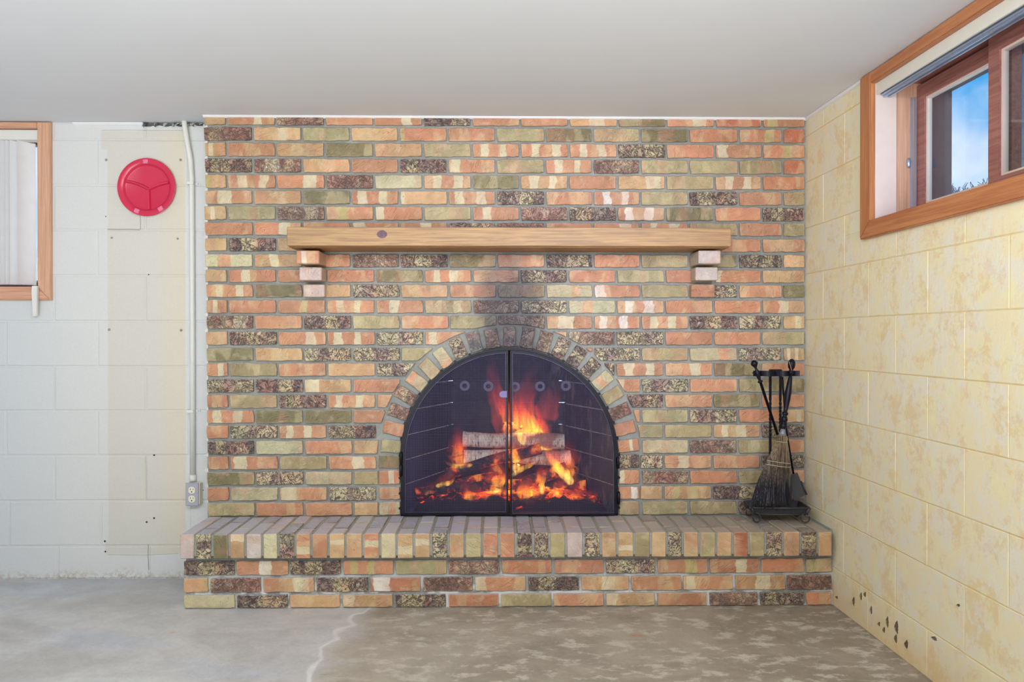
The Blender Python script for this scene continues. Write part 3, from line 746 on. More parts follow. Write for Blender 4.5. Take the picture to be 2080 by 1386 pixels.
M_RING = simple('dull_screen_ring', (74, 68, 92), .5, .3)
for px, py, dd in ((944, 784, dl), (992, 785, dl), (1046, 786, dr), (1097, 785, dr), (1149, 784, dr)):  # row of flat metal rings on the mesh doors
    bm = bmesh.new(); p = U(px, py, -.02); cx, cz = p.x-AC.x, p.z-ZT
    o_ = [(cx+.0115*2*math.cos(a)*.95, cz+.0115*2*math.sin(a)*.95) for a in [2*PI*s/28 for s in range(28)]]; i_ = [(cx+.0105*math.cos(a), cz+.0105*math.sin(a)) for a in [2*PI*s/28 for s in range(28)]]
    ring_prism(bm, o_, i_, .002, .004); link('screen_ring', mesh(bm), M_RING, dd)
for px, py in ((815, 930), (815, 955), (1254.5, 940), (1256, 1012)):
    bm = bmesh.new(); p = U(px, py, -.02); lathe_line(bm, [(0, .003), (.05, .0065), (.95, .0065), (1, .003)], (p.x-AC.x, -.012, p.z-ZT-.026), (p.x-AC.x, -.012, p.z-ZT+.026), 10)
    link('hinge', mesh(bm, smooth=True), M_BLACK, fs)
for k in range(22):      # frame lugs tucked between the arch bricks
    a = math.radians(180-.6-8.51*k)
    bm = bmesh.new(); box(bm, (-.006, -.002, -.005), (.009, .02, .005)); o = link('lug', mesh(bm), M_BLACK, fs, (FR*math.cos(a), 0, AZ+FR*math.sin(a)), (0, -a, 0))
for z in (.033, .099, .165):
    for s in (-1, 1):
        bm = bmesh.new(); box(bm, (-.005, -.002, -.004), (.005, .02, .004)); link('lug', mesh(bm), M_BLACK, fs, (s*(FR+.004), 0, z))

# ------------------------------------------------------------------ the fire
def birch_mat():
    t = NT('birch_bark', .7); P = t.obj(); n = t.noise(t.mapv(P, sc=(4, 1, 1)), 26, 5, .7, .4)
    c = t.mix(t.rng(n, .40, .6), (236, 226, 214), (196, 176, 164)); c = t.mix(t.rng(n, .58, .66), c, (62, 50, 48))
    c = t.mix(t.math('MULTIPLY', t.rng(t.noise(P, 9, 4), .5, .62), .8), c, (150, 92, 74)); t.color(c); t.bump(n, .5, .004); return t.m
def char_mat():
    t = NT('charred_wood', .85); P = t.obj(); n = t.noise(P, 34, 5, .7); t.color(t.mix(t.rng(n, .4, .7), (26, 20, 20), (74, 60, 58)))
    g = t.noise(P, 14, 4, .6, .5); m = t.rng(g, .50, .64)
    em = t.mix(t.rng(g, .56, .72), (200, 40, 10), (255, 150, 30)); t.put(em, t.b.inputs['Emission Color']); t.put(t.math('MULTIPLY', m, 1.1), t.b.inputs['Emission Strength'])
    t.bump(n, .8, .006); return t.m
def ember_mat():
    t = NT('glowing_embers', .9); w = t.world(); g = t.noise(t.mapv(w, sc=(1, 1, 1.3)), 17, 4, .6, .6)
    ws = t.sep(w); cx = t.math('ABSOLUTE', t.math('SUBTRACT', ws[0], UX(1050, 1000, .2)))
    k = t.math('SUBTRACT', t.math('SUBTRACT', g, t.rng(cx, .02, .36, -.03, .13, False)), t.rng(ws[1], .15, .07, 0, .30))
    t.color((36, 30, 32))
    r = t.node('ValToRGB'); t.l(k, r.inputs[0]); el = r.color_ramp.elements
    el[0].position = .38; el[0].color = (0, 0, 0, 1); el[1].position = .72; el[1].color = lin((255, 225, 90))
    for p, c in ((.44, (150, 24, 8)), (.50, (240, 80, 20)), (.6, (255, 165, 40))): x = el.new(p); x.color = lin(c)
    t.l(r.outputs[0], t.b.inputs['Emission Color']); t.b.inputs['Emission Strength'].default_value = 1.5
    t.bump(g, .8, .01); return t.m
M_BIRCH, M_CHAR, M_EMBER = birch_mat(), char_mat(), ember_mat()
M_CUT = simple('log_end_grain', (176, 140, 110), .8, var=.3, scale=60)
def log(name, a, b, r, mat, lab, cat='log', group=None, r1=None):
    a, b = Vector(a), Vector(b); mid = (a+b)/2; L = (b-a).length; d = (b-a).normalized()
    ro = empty(name, mid); ro.rotation_mode = 'QUATERNION'; ro.rotation_quaternion = d.to_track_quat('X', 'Z')
    bm = bmesh.new(); seg = 16; rings = []; N = 9
    ph = R.uniform(0, 6)
    for i in range(N):
        x = -L/2+L*i/(N-1); rr = r if r1 is None else r+(r1-r)*i/(N-1)
        rings.append([bm.verts.new((x, (rr*(1+.05*math.sin(3*q+ph+i*.5)))*math.cos(q)+.006*math.sin(i*.8+ph), rr*(1+.05*math.sin(2*q+i*.7))*math.sin(q)+.004*math.cos(i+ph))) for q in [2*PI*k/seg for k in range(seg)]])
    for p, q in zip(rings, rings[1:]):
        for k in range(seg): bm.faces.new((p[k], p[(k+1) % seg], q[(k+1) % seg], q[k]))
    link('bark', mesh(bm, smooth=True), mat, ro)
    bm = bmesh.new()
    for s, ring in ((-1, 0), (1, N-1)):
        x = s*L/2*1.0; rr = (r if r1 is None or s < 0 else r1)*.97
        oy = .006*math.sin(ring*.8+ph); oz = .004*math.cos(ring+ph)
        vs = [bm.verts.new((x-.001*s, rr*math.cos(q)+oy, rr*math.sin(q)+oz)) for q in [2*PI*k/seg for k in range(seg)]]; bm.faces.new(vs)
    link('cut_end', mesh(bm), M_CUT if mat is M_BIRCH else M_CHAR, ro)
    tag(ro, lab, cat, group); return ro
def up(px, py, y): return U(px, py, y)
log('birch_log', up(940, 893, .33), up(1146, 897, .33), .037, M_BIRCH, 'pale birch log on top of the burning pile')
log('birch_log', up(942, 927, .26), up(1158, 930, .28), .034, M_BIRCH, 'birch log lying second from the top of the fire, left end unburnt')
log('charred_log', up(905, 962, .24), up(1098, 910, .22), .026, M_CHAR, 'charred log slanting up to the right across the birch logs')
log('charred_log', up(846, 1004, .22), up(1010, 970, .22), .026, M_CHAR, 'charred log at the lower left of the fire', r1=.03)
log('charred_log', up(925, 990, .17), up(1060, 985, .18), .026, M_CHAR, 'thick blackened log low in the middle of the fire')
log('charred_log', up(1015, 1002, .20), up(1150, 950, .24), .028, M_CHAR, 'glowing charred log rising towards the right')
log('charred_log', up(1085, 990, .26), up(1190, 985, .26), .024, M_CHAR, 'short dark log at the right end of the fire')
log('charred_log', up(1150, 1018, .17), up(1215, 1030, .16), .015, M_CHAR, 'small ember-edged stick lying lowest on the right')
# ember bed: heap of coals
bm = bmesh.new(); xa, xb = UX(845, 1030, .2), UX(1225, 1030, .2); nx, ny = 46, 16; g = []
for i in range(nx+1):
    row = []
    for j in range(ny+1):
        u, v = i/nx, j/ny; x = xa+(xb-xa)*u; y = .06+.40*v
        h = .003+.075*math.sin(PI*u)**.7*math.sin(PI*min(1, v*1.0))**.8+.018*abs(math.sin(x*70+y*40)*math.sin(x*31-y*57))+R.uniform(0, .006)
        if v in (0, 1) or u in (0, 1): h = 0
        row.append(bm.verts.new((x, y, GZ+.002+h)))
    g.append(row)
for i in range(nx):
    for j in range(ny): bm.faces.new((g[i][j], g[i+1][j], g[i+1][j+1], g[i][j+1]))
tag(link('ember_bed', mesh(bm, smooth=True), M_EMBER), 'heap of glowing orange embers and ash under the logs', 'embers', kind='stuff')
def flame_mat(name, cols, strength, sc=1.0):
    t = NT(name); t.n.remove(t.b); out = t.n['Material Output']
    em = t.node('Emission'); G = t.gen(); gz = t.sep(G)[2]
    r = t.node('ValToRGB'); t.l(gz, r.inputs[0]); el = r.color_ramp.elements
    el[0].position = 0; el[0].color = lin(cols[0]); el[1].position = 1; el[1].color = lin(cols[3])
    x = el.new(.35); x.color = lin(cols[1]); x = el.new(.68); x.color = lin(cols[2])
    n = t.noise(t.mapv(t.world(), sc=(1, 1, .25)), 48*sc, 3, .6, .4)
    d = t.math('MULTIPLY', t.rng(n, .38, .62, .12, 1.5), t.rng(gz, .3, 1.0, 1, .12))
    t.l(r.outputs[0], em.inputs['Color']); t.put(t.math('MULTIPLY', d, strength), em.inputs['Strength']); t.l(em.outputs[0], out.inputs['Volume'])
    return t.m
M_FL_HOT = flame_mat('flame_hot', ((255, 225, 120), (255, 190, 60), (255, 120, 35), (230, 50, 20)), 34)
M_FL_MID = flame_mat('flame_orange', ((255, 180, 60), (255, 130, 40), (240, 80, 30), (190, 36, 20)), 17)
M_FL_EDGE = flame_mat('flame_edge', ((250, 120, 40), (235, 84, 30), (210, 50, 26), (150, 26, 24)), 4.6, .7)
M_FL_RED = flame_mat('flame_red_haze', ((230, 84, 40), (215, 66, 40), (180, 46, 40), (130, 30, 36)), 5.0, .7)
fire = empty('fire', (UX(1050, 1000, .2), .2, GZ)); tag(fire, 'burning fire of orange and yellow flames behind the mesh screen', 'fire')
FL = [ # px,py spine from root to tip, half width px, depth, material
 ([(1100, 925), (1078, 880), (1064, 840), (1056, 800)], 17, .30, 'H'), ([(1066, 905), (1052, 870), (1050, 840), (1048, 806)], 11, .27, 'H'),
 ([(1120, 925), (1092, 880), (1078, 840), (1086, 795)], 12, .31, 'H'), ([(1110, 905), (1098, 875), (1082, 850), (1072, 810)], 9, .32, 'M'),
 ([(1045, 890), (1041, 850), (1044, 815), (1036, 780)], 9, .31, 'M'), ([(1030, 890), (1026, 850), (1012, 815), (1008, 790)], 9, .34, 'M'),
 ([(1020, 890), (1012, 830), (1000, 760), (1002, 700)], 21, .36, 'R'), ([(1034, 890), (1024, 840), (1010, 790), (1008, 740)], 16, .33, 'R'),
 ([(1095, 890), (1108, 840), (1122, 800), (1134, 760)], 30, .40, 'R'), ([(1060, 880), (1064, 820), (1076, 770), (1090, 735)], 26, .42, 'R'),
 ([(940, 946), (929, 925), (932, 900), (927, 874)], 12, .20, 'M'), ([(960, 944), (935, 948), (915, 944), (900, 934)], 6, .19, 'H'), ([(945, 945), (936, 925), (938, 908), (934, 890)], 7, .18, 'M'),
 ([(1162, 984), (1146, 962), (1122, 938), (1100, 895)], 12, .17, 'H'), ([(1158, 976), (1136, 950), (1120, 930), (1106, 915)], 8, .15, 'H'), ([(1158, 972), (1160, 945), (1154, 925), (1162, 900)], 10, .20, 'M'),
 ([(1103, 1006), (1100, 985), (1106, 965), (1113, 945)], 7, .13, 'H'), ([(1103, 1004), (1098, 980), (1094, 965), (1092, 950)], 6, .12, 'H'),
 ([(1124, 1032), (1131, 1012), (1127, 990), (1133, 972)], 7, .12, 'H'), ([(1128, 1022), (1139, 1005), (1142, 990), (1146, 972)], 5, .12, 'M'),
 ([(1048, 962), (1048, 935), (1042, 915), (1042, 885)], 10, .18, 'H'), ([(1020, 962), (1004, 945), (1015, 925), (1012, 905)], 8, .19, 'M'),
 ([(1038, 968), (1062, 952), (1082, 942), (1100, 924)], 6, .16, 'H'), ([(1010, 1010), (1008, 985), (1020, 970), (1010, 948)], 15, .13, 'H'), ([(1024, 1005), (1004, 982), (985, 972), (968, 960)], 7, .14, 'M'),
 ([(1060, 1034), (1072, 1012), (1062, 992), (1085, 972)], 18, .11, 'H'), ([(962, 1032), (958, 1014), (950, 1004), (944, 988)], 13, .11, 'H'), ([(985, 1028), (978, 1012), (990, 1004), (984, 994)], 12, .11, 'M'),
 ([(1085, 1026), (1088, 1008), (1078, 998), (1088, 985)], 11, .12, 'H'), ([(886, 988), (900, 984), (916, 980), (926, 966)], 6, .17, 'H'), ([(1186, 1036), (1178, 1018), (1172, 1006), (1160, 992)], 10, .14, 'M'),
 ([(862, 1006), (872, 1000), (880, 1000), (892, 994)], 4, .16, 'M'), ([(1164, 1028), (1170, 1014), (1162, 1004), (1150, 994)], 7, .13, 'H'), ([(1180, 1030), (1195, 1024), (1205, 1018), (1190, 1004)], 7, .14, 'M')]
for pts, hw, y, k in FL:
    P = [U(px, py, y+.03*math.sin(i*1.7)) for i, (px, py) in enumerate(pts)]
    # resample the spine
    Q = []; N = 14
    for s in range(N+1):
        f = s/N*(len(P)-1); i = min(int(f), len(P)-2); w = f-i
        p0, p1, p2, p3 = P[max(i-1, 0)], P[i], P[i+1], P[min(i+2, len(P)-1)]
        Q.append(.5*((2*p1)+(p2-p0)*w+(2*p0-5*p1+4*p2-p3)*w*w+(3*p1-p0-3*p2+p3)*w**3))
    rr = hw*RPX*1.15; rad = [max(.0006, rr*(math.sin(PI*min(1, (.03+.97*(s/N)**.8)))**.75)*(1-.35*s/N)*(1+.12*math.sin(s*1.9+hw))) for s in range(N+1)]; rad[-1] = .0005
    bm = bmesh.new(); tube(bm, [q-fire.location for q in Q], rad, 10)
    if k != 'R':
        b2m = bmesh.new(); tube(b2m, [q-fire.location+Vector((0, .004, .004*i)) for i, q in enumerate(Q)], [v*1.9+.002 for v in rad[:-1]]+[.0005], 10)
        link('flame_edge', mesh(b2m, smooth=True), M_FL_EDGE, fire)
    link('flame', mesh(bm, smooth=True), {'H': M_FL_HOT, 'M': M_FL_MID, 'R': M_FL_RED}[k], fire)

# ------------------------------------------------------------------ left window
w1 = empty('window_1', (LW[1], YB, LW[2])); tag(w1, kind='structure')
ox = UX(107, 400, YB)-LW[1]; ozb = UZ(60, 610, YB)-LW[2]; hz = LW[3]-LW[2]; ozt = CEIL-.004-LW[2]; wl = LWX0-LW[1]
def board(name, pts, y0, y1, mat, parent, bev=.003):
    bm = bmesh.new(); prism(bm, pts, y0, y1); bmesh.ops.bevel(bm, geom=[e for e in bm.edges if abs(e.verts[0].co.y-y0) < 1e-6 and abs(e.verts[1].co.y-y0) < 1e-6], offset=bev, segments=2, affect='EDGES')
    return link(name, mesh(bm), mat, parent)
board('side_casing', [(0, 0), (ox, ozb), (ox, ozt), (0, ozt)], -.018, .0, M_TRIMLV, w1)
board('side_casing', [(wl, 0), (wl-ox, ozb), (wl-ox, ozt), (wl, ozt)], -.018, .0, M_TRIMLV, w1)
board('sill_casing', [(wl, 0), (0, 0), (ox, ozb), (wl-ox, ozb)], -.018, .0, M_TRIML, w1)
board('head_casing', [(wl, hz), (-.001, hz), (-.001, ozt), (wl, ozt)], -.018, .0, M_TRIML, w1)
for nm, a, b, m in (('jamb', (0, 0, -.0), (.012, .2, hz), M_JAMB), ('jamb', (wl-.012, 0, 0), (wl, .2, hz), M_JAMB), ('jamb', (wl, 0, -.012), (0, .2, 0), M_TRIML), ('jamb', (wl, 0, hz), (0, .2, hz+.012), M_TRIML)):
    boxobj(nm, a, b, m, w1)
M_GLASS = bpy.data.materials.new('window_glass'); M_GLASS.use_nodes = True
g_ = M_GLASS.node_tree; g_.nodes.clear(); go = g_.nodes.new('ShaderNodeOutputMaterial'); gt = g_.nodes.new('ShaderNodeBsdfTransparent'); gg = g_.nodes.new('ShaderNodeBsdfGlossy'); gm = g_.nodes.new('ShaderNodeMixShader')
gt.inputs[0].default_value = (.9, .93, .95, 1); gg.inputs['Roughness'].default_value = .03; gm.inputs[0].default_value = .07
g_.links.new(gt.outputs[0], gm.inputs[1]); g_.links.new(gg.outputs[0], gm.inputs[2]); g_.links.new(gm.outputs[0], go.inputs[0])
def sash(parent, x0, x1, z0, z1, y, t, mat, matv):
    s = empty('sash'); s.parent = parent
    bm = bmesh.new(); ring_prism(bm, [(x0, z0), (x1, z0), (x1, z1), (x0, z1)], [(x0+t, z0+t), (x1-t, z0+t), (x1-t, z1-t), (x0+t, z1-t)], y, y+.03); link('sash_frame', mesh(bm), mat, s)
    bm = bmesh.new(); q = t-.001; ring_prism(bm, [(x0+q, z0+q), (x1-q, z0+q), (x1-q, z1-q), (x0+q, z1-q)], [(x0+q+.009, z0+q+.009), (x1-q-.009, z0+q+.009), (x1-q-.009, z1-q-.009), (x0+q+.009, z1-q-.009)], y+.007, y+.024); link('glazing_bead', mesh(bm), matv, s)
    boxobj('glass_pane', (x0+t, y+.014, z0+t), (x1-t, y+.018, z1-t), M_GLASS, s); return s
sash(w1, wl+.01, wl/2+.02, .004, hz-.004, .13, .04, M_SASH, M_JAMB); sash(w1, wl/2-.02, -.001, .004, hz-.004, .165, .028, M_SASH, M_JAMB)
boxobj('exterior_reveal', (.03, .2, -.03), (.05, .27, hz), M_EXT, w1)
# vertical blind
vb = empty('vertical_blind', (LW[1]+.0, YB+.035, LW[3])); tag(vb, 'white vertical slat blind drawn across the window left of the red plate', 'blind')
boxobj('headrail', (wl+.014, -.032, -.047), (-.003, .025, -.002), M_WHITE, vb, .003)
vh0, vh1 = UZ(40, 578, YB+.03)-LW[3], -.047
def vane(x, ang, lab=None):
    bm = bmesh.new(); n = 8; hw = .042
    fr = []
    for i in range(n+1):
        u = -1+2*i/n; fr.append((u*hw, .007*(1-u*u)))
    vs = [[bm.verts.new((a, b+o_, z)) for a, b in fr] for z in (vh0, vh1) for o_ in (0, .0012)]
    f0, b0, f1, b1 = vs
    for i in range(n):
        bm.faces.new((f0[i], f0[i+1], f1[i+1], f1[i])); bm.faces.new((b0[i+1], b0[i], b1[i], b1[i+1])); bm.faces.new((f0[i+1], f0[i], b0[i], b0[i+1])); bm.faces.new((f1[i], f1[i+1], b1[i+1], b1[i]))
    bm.faces.new((f0[0], f1[0], b1[0], b0[0])); bm.faces.new((f0[n], b0[n], b1[n], f1[n]))
    return link('slat', mesh(bm, smooth=False), M_VANE, vb, (x, .012, 0), (0, 0, ang))
M_VANE = simple('white_pvc_slat', (244, 244, 246), .5, var=.02, bump=0)
xs = UX(52, 430, YB+.04)-LW[1]; x = xs-.03; k = 0
vane(UX(62, 430, YB+.05)-LW[1]-.016, 1.05)
while x > wl+.05:
    vane(x, .95 + .05*math.sin(k)); x -= .021 if k < 12 else .05; k += 1
# wand on its cord
wa = empty('blind_wand', (UX(71.5, 600, YB-.03), YB-.03, UZ(71, 581, YB-.03))); tag(wa, 'white blind wand hanging on cords over the left window sill', 'blind wand')
bm = bmesh.new(); wh = UZ(71, 581, YB-.03)-UZ(71, 643, YB-.03); prism(bm, [(-.011, 0), (.013, 0), (.012, -.02), (.009, -wh), (-.008, -wh), (-.012, -.02)], -.008, .008); bmesh.ops.bevel(bm, geom=list(bm.edges), offset=.002, segments=1, affect='EDGES'); link('weight', mesh(bm), M_WHITE, wa)
zt = LW[3]-.05-wa.location.z
for dx in (-.004, .004):
    tubeobj('cord', [(dx, .0, -.002), (dx*.8, .012, .10), (dx*.6+.004, .05, .35), (dx+.006, .07, zt)], .0013, M_WHITE, wa, 6)

# ------------------------------------------------------------------ right window (built in the frame of the right wall)
w2 = empty('window_2', (0, 0, 0)); w2.matrix_world = RW_M; tag(w2, kind='structure')
a0, a1, c0z, c1z = RW; ct = .045
board('side_casing', [(a0, c0z), (a0, CEIL-.003), (a0-.08, CEIL-.003), (a0-.08, c0z-.062)], -.02, .0, M_TRIMV, w2)
board('side_casing', [(a1, c0z), (a1, CEIL-.003), (a1+.08, CEIL-.003), (a1+.08, c0z-.062)], -.02, .0, M_TRIMV, w2)
board('sill_casing', [(a0, c0z), (a1, c0z), (a1+.08, c0z-.062), (a0-.08, c0z-.062)], -.02, .0, M_TRIM, w2)
board('head_casing', [(a0, c1z), (a1, c1z), (a1, CEIL-.003), (a0, CEIL-.003)], -.018, .0, M_TRIM, w2)
boxobj('jamb_board', (a0-.012, 0, c0z-.012), (a0, .078, c1z), M_JAMB, w2); boxobj('jamb_board', (a0-.012, .079, c0z-.012), (a0+.001, .2, c1z), M_TRIMLV, w2)
boxobj('jamb_board', (a1, 0, c0z-.012), (a1+.012, .2, c1z), M_JAMB, w2)
boxobj('sill_board', (a0, 0, c0z-.012), (a1, .2, c0z), M_SASH, w2); boxobj('head_board', (a0, 0, c1z), (a1, .2, c1z+.012), M_SASH, w2)
boxobj('screen_track', (a0, .128, c0z), (a0+.004, .134, c1z-.05), M_ALU, w2); boxobj('screen_track', (a0, .140, c0z), (a0+.006, .147, c1z-.05), M_ALU, w2)
mid = 1.134
sash(w2, a0+.001, mid+.05, c0z+.001, c1z-.012, .152, .05, M_SASH, M_JAMB); sash(w2, mid, a1-.001, c0z+.001, c1z-.012, .112, .052, M_SASH, M_JAMB)
bm = bmesh.new(); box(bm, (a0-.03, .2, c0z-.03), (a0+.012, .275, c1z+.04)); box(bm, (a1-.01, .2, c0z-.03), (a1+.03, .275, c1z+.04)); link('exterior_reveal', mesh(bm), M_EXT, w2)
bm = bmesh.new(); box(bm, (a0-.03, .2, c1z-.03), (a1+.03, .275, c1z+.04)); link('exterior_soffit', mesh(bm), M_EXT, w2)
bm = bmesh.new(); lathe_line(bm, [(0, .003), (.2, .007), (.8, .007), (1, .003)], (a0+.006, .120, 1.70), (a0+.006, .120, 1.735), 8); link('latch', mesh(bm, smooth=True), M_ALU, w2)
vl = empty('blind_valance'); vl.matrix_world = RW_M @ Matrix.Translation((a0, .0, c1z)); tag(vl, 'cream blind valance with aluminium track at the top of the right window', 'blind valance')
boxobj('valance_board', (.001, .002, -.042), (a1-a0-.001, .010, 0), M_CREAM, vl, .001)
boxobj('track', (.004, .018, -.046), (a1-a0-.004, .058, -.010), M_ALU, vl, .003)
for k, yy in enumerate((.026, .044)): boxobj('track_rib', (.004, yy, -.052), (a1-a0-.004, yy+.006, -.045), M_ALU, vl, .001)

# insect screen over the right sash and the tree outside
M_SCR = bpy.data.materials.new('insect_screen'); M_SCR.use_nodes = True
g_ = M_SCR.node_tree; g_.nodes.clear(); go = g_.nodes.new('ShaderNodeOutputMaterial'); gt = g_.nodes.new('ShaderNodeBsdfTransparent'); gg = g_.nodes.new('ShaderNodeBsdfDiffuse'); gm = g_.nodes.new('ShaderNodeMixShader')
gg.inputs[0].default_value = lin((120, 116, 128)); gm.inputs[0].default_value = .5
g_.links.new(gt.outputs[0], gm.inputs[1]); g_.links.new(gg.outputs[0], gm.inputs[2]); g_.links.new(gm.outputs[0], go.inputs[0])
boxobj('insect_screen', (mid+.005, .19, c0z), (a1, .1915, c1z), M_SCR, w2)
tp = Vector(cam.location)+ray(2014, 334)*11.0
tree = empty('bare_tree', (tp.x, tp.y, 0)); tag(tree, 'bare leafless tree outside, its twig tips showing low in the right window', 'tree')
M_TWIG = simple('grey_twig', (120, 122, 132), .9)
bm = bmesh.new(); tube(bm, [(0, 0, 0), (.1, 0, 2.0), (.0, .1, tp.z*.62)], [.16, .12, .07], 8); link('trunk', mesh(bm, smooth=True), M_TWIG, tree)
bm = bmesh.new()
def grow(p, d, L, r, n):
    q = p+d*L; tube(bm, [p, (p+q)/2+Vector((R.uniform(-.03, .03), R.uniform(-.03, .03), 0)), q], [r, r*.85, r*.7], 4, cap=False)
    if n: 
        for k in range(3): grow(q, (d+Vector((R.uniform(-.6, .6), R.uniform(-.6, .6), R.uniform(-.1, .4)))).normalized(), L*.74, r*.6, n-1)
for k in range(6): grow(Vector((0, .1, tp.z*.6)), Vector((math.cos(k*1.05)*.7, math.sin(k*1.05)*.7, .75)).normalized(), tp.z*.125, .04, 4)
link('branches', mesh(bm), M_TWIG, tree)

# ------------------------------------------------------------------ cove trims
def trim(name, a, b, sec, mat=M_TRIMW, parent=None):
    bm = bmesh.new(); a, b = Vector(a), Vector(b); d = (b-a).normalized(); n = Vector((d.y, -d.x, 0)); pts = []
    for p in (a, b): pts.append([bm.verts.new(p+n*u+Vector((0, 0, v))) for u, v in sec])
    for k in range(len(sec)): bm.faces.new((pts[0][k], pts[0][(k+1) % len(sec)], pts[1][(k+1) % len(sec)], pts[1][k]))
    bm.faces.new(pts[0][::-1]); bm.faces.new(pts[1]); o = link(name, mesh(bm), mat); tag(o, kind='structure'); return o
sec = [(0, 0), (.011, -.0005), (.012, -.004), (.007, -.009), (0, -.012)]
trim('trim_1', (-1.9, YB-.0005, CEIL-.0005), (UX(292, 240, YB), YB-.0005, CEIL-.0005), [(u, v*1.2) for u, v in sec])
trim('trim_2', (UX(415, 238), -.0095, CEIL-.0005), (WX0, -.0095, CEIL-.0005), sec)
q0 = RW_M @ Vector((.01, -.001, CEIL-.0005)); q1 = RW_M @ Vector((a0-.082, -.001, CEIL-.0005))
trim('trim_3', q0, q1, [(u, v) for u, v in sec])
# torn ceiling edge: dark gap and curls of paper over the conduit
bm = bmesh.new(); xa, xb = UX(292, 240, YB), UX(412, 240, YB); n = 26; top = []; 
pts = [(xa, CEIL-.002)]+[(xa+(xb-xa)*i/n, CEIL-.012-.006*R.random()) for i in range(n+1)]+[(xb, CEIL-.002)]
prism(bm, pts, YB-.004, YB+.002); o = link('torn_gap', mesh(bm), M_GAP, wb); o.location = (0, -YB, 0)
M_PAPER = simple('torn_grey_paper', (186, 186, 182), .85, var=.2, scale=60)
M_PAPERD = simple('torn_dark_paper', (96, 96, 98), .9, var=.3, scale=60)
for k in range(22):
    x = xa+(xb-xa)*R.random(); w = R.uniform(.006, .03); dz_ = R.uniform(.006, .024); bm = bmesh.new(); N = 5; A = []
    for i in range(N+1):
        u = i/N; y = YB-.006-.022*u; z = CEIL-.002-dz_*u**1.3-.003*R.random()
        ww = w*(1-.7*u)*R.uniform(.7, 1.1); A.append([bm.verts.new((x-ww/2+.01*u*(R.random()-.5), y, z)), bm.verts.new((x+ww/2, y, z)), bm.verts.new((x+ww/2, y, z+.0012)), bm.verts.new((x-ww/2, y, z+.0012))])
    for p, q in zip(A, A[1:]):
        for j in range(4): bm.faces.new((p[j], p[(j+1) % 4], q[(j+1) % 4], q[j]))
    bm.faces.new(A[0]); bm.faces.new(A[-1][::-1])
    o = link('torn_paper', mesh(bm), M_PAPER if k % 3 else M_PAPERD, wb); o.location = (0, -YB, 0)

# ------------------------------------------------------------------ conduit, outlet, plate
M_PIPE = simple('white_painted_conduit', (224, 224, 218), .45, var=.02)
cp = empty('electrical_conduit', (UX(390, 960, YB), YB, UZ(390, 985, YB))); tag(cp, 'white painted conduit pipe running down the block wall to the outlet', 'pipe')
cl = cp.location
pp = [U(373, 236, YB-.028), U(376, 262, YB-.026), U(381, 292, YB-.022), U(387, 325, YB-.017), U(389.5, 370, YB-.014), U(390, 470, YB-.013), U(391, 700, YB-.013), U(391.5, 968, YB-.013)]
tubeobj('pipe', [p-cl for p in pp], .0118, M_PIPE, cp, 14)
for py in (374, 835):
    p = U(401, py, YB-.002)-cl; bm = bmesh.new(); box(bm, (p.x-.037, -.029, p.z-.006), (p.x-.009, -.0265, p.z+.006)); box(bm, (p.x-.0113, -.0264, p.z-.006), (p.x-.009, -.0045, p.z+.006)); box(bm, (p.x-.037, -.0264, p.z-.006), (p.x-.0347, -.001, p.z+.006)); box(bm, (p.x-.008, -.004, p.z-.007), (p.x+.012, -.001, p.z+.007), .001); o = link('strap', mesh(bm), M_PIPE, cp)
    bm = bmesh.new(); lathe_line(bm, [(0, .0035), (1, .0025)], (p.x+.004, -.004, p.z), (p.x+.004, -.007, p.z), 8); link('screw', mesh(bm), M_ALU, cp)
bm = bmesh.new(); p = U(392, 972, YB-.013)-cl; lathe_line(bm, [(0, .0135), (.6, .0155), (1, .0135)], (p.x, p.y, p.z+.016), (p.x, p.y, p.z-.012), 12); link('coupling', mesh(bm, smooth=True), M_PIPE, cp)
OY = YB-.045
ol = empty('electrical_outlet', (UX(390, 1005, OY), YB, UZ(390, 1028, OY))); tag(ol, 'grey surface mounted outlet box with two ivory receptacles', 'outlet')
M_GREY = simple('grey_metal_plate', (172, 172, 184), .4, .3, var=.03); M_IV = simple('ivory_plastic', (232, 228, 204), .4, var=.02)
ow = (UX(403, 1005, OY)-UX(377, 1005, OY))/2; oh = UZ(390, 981, OY)-UZ(390, 1028, OY)
boxobj('box', (-ow+.003, -.040, .003), (ow+.003, -.0005, oh-.003), M_IV, ol, .003)
boxobj('cover_plate', (-ow, -.0455, 0), (ow, -.0405, oh), M_GREY, ol, .0018)
for k, cz in enumerate((oh*.30, oh*.68)):
    bm = bmesh.new(); prism(bm, [(max(-.0145, min(.0145, .0168*math.cos(a))), cz+.0155*math.sin(a)) for a in [2*PI*s/24 for s in range(24)]], -.049, -.045); rc = link('receptacle', mesh(bm), M_IV, ol)
    bm = bmesh.new(); box(bm, (-.0072, -.0496, cz+.0005), (-.0052, -.0488, cz+.0085)); box(bm, (.0052, -.0496, cz+.0005), (.0072, -.0488, cz+.0075)); prism(bm, [(.0030*math.cos(a), cz-.007+.0030*math.sin(a)) for a in [2*PI*s/10 for s in range(10)]], -.0496, -.0488); link('slots', mesh(bm), M_DARK, rc)
bm = bmesh.new(); lathe_line(bm, [(0, .003), (1, .002)], (0, -.0455, oh*.49), (0, -.048, oh*.49), 8); link('screw', mesh(bm), M_ALU, ol)

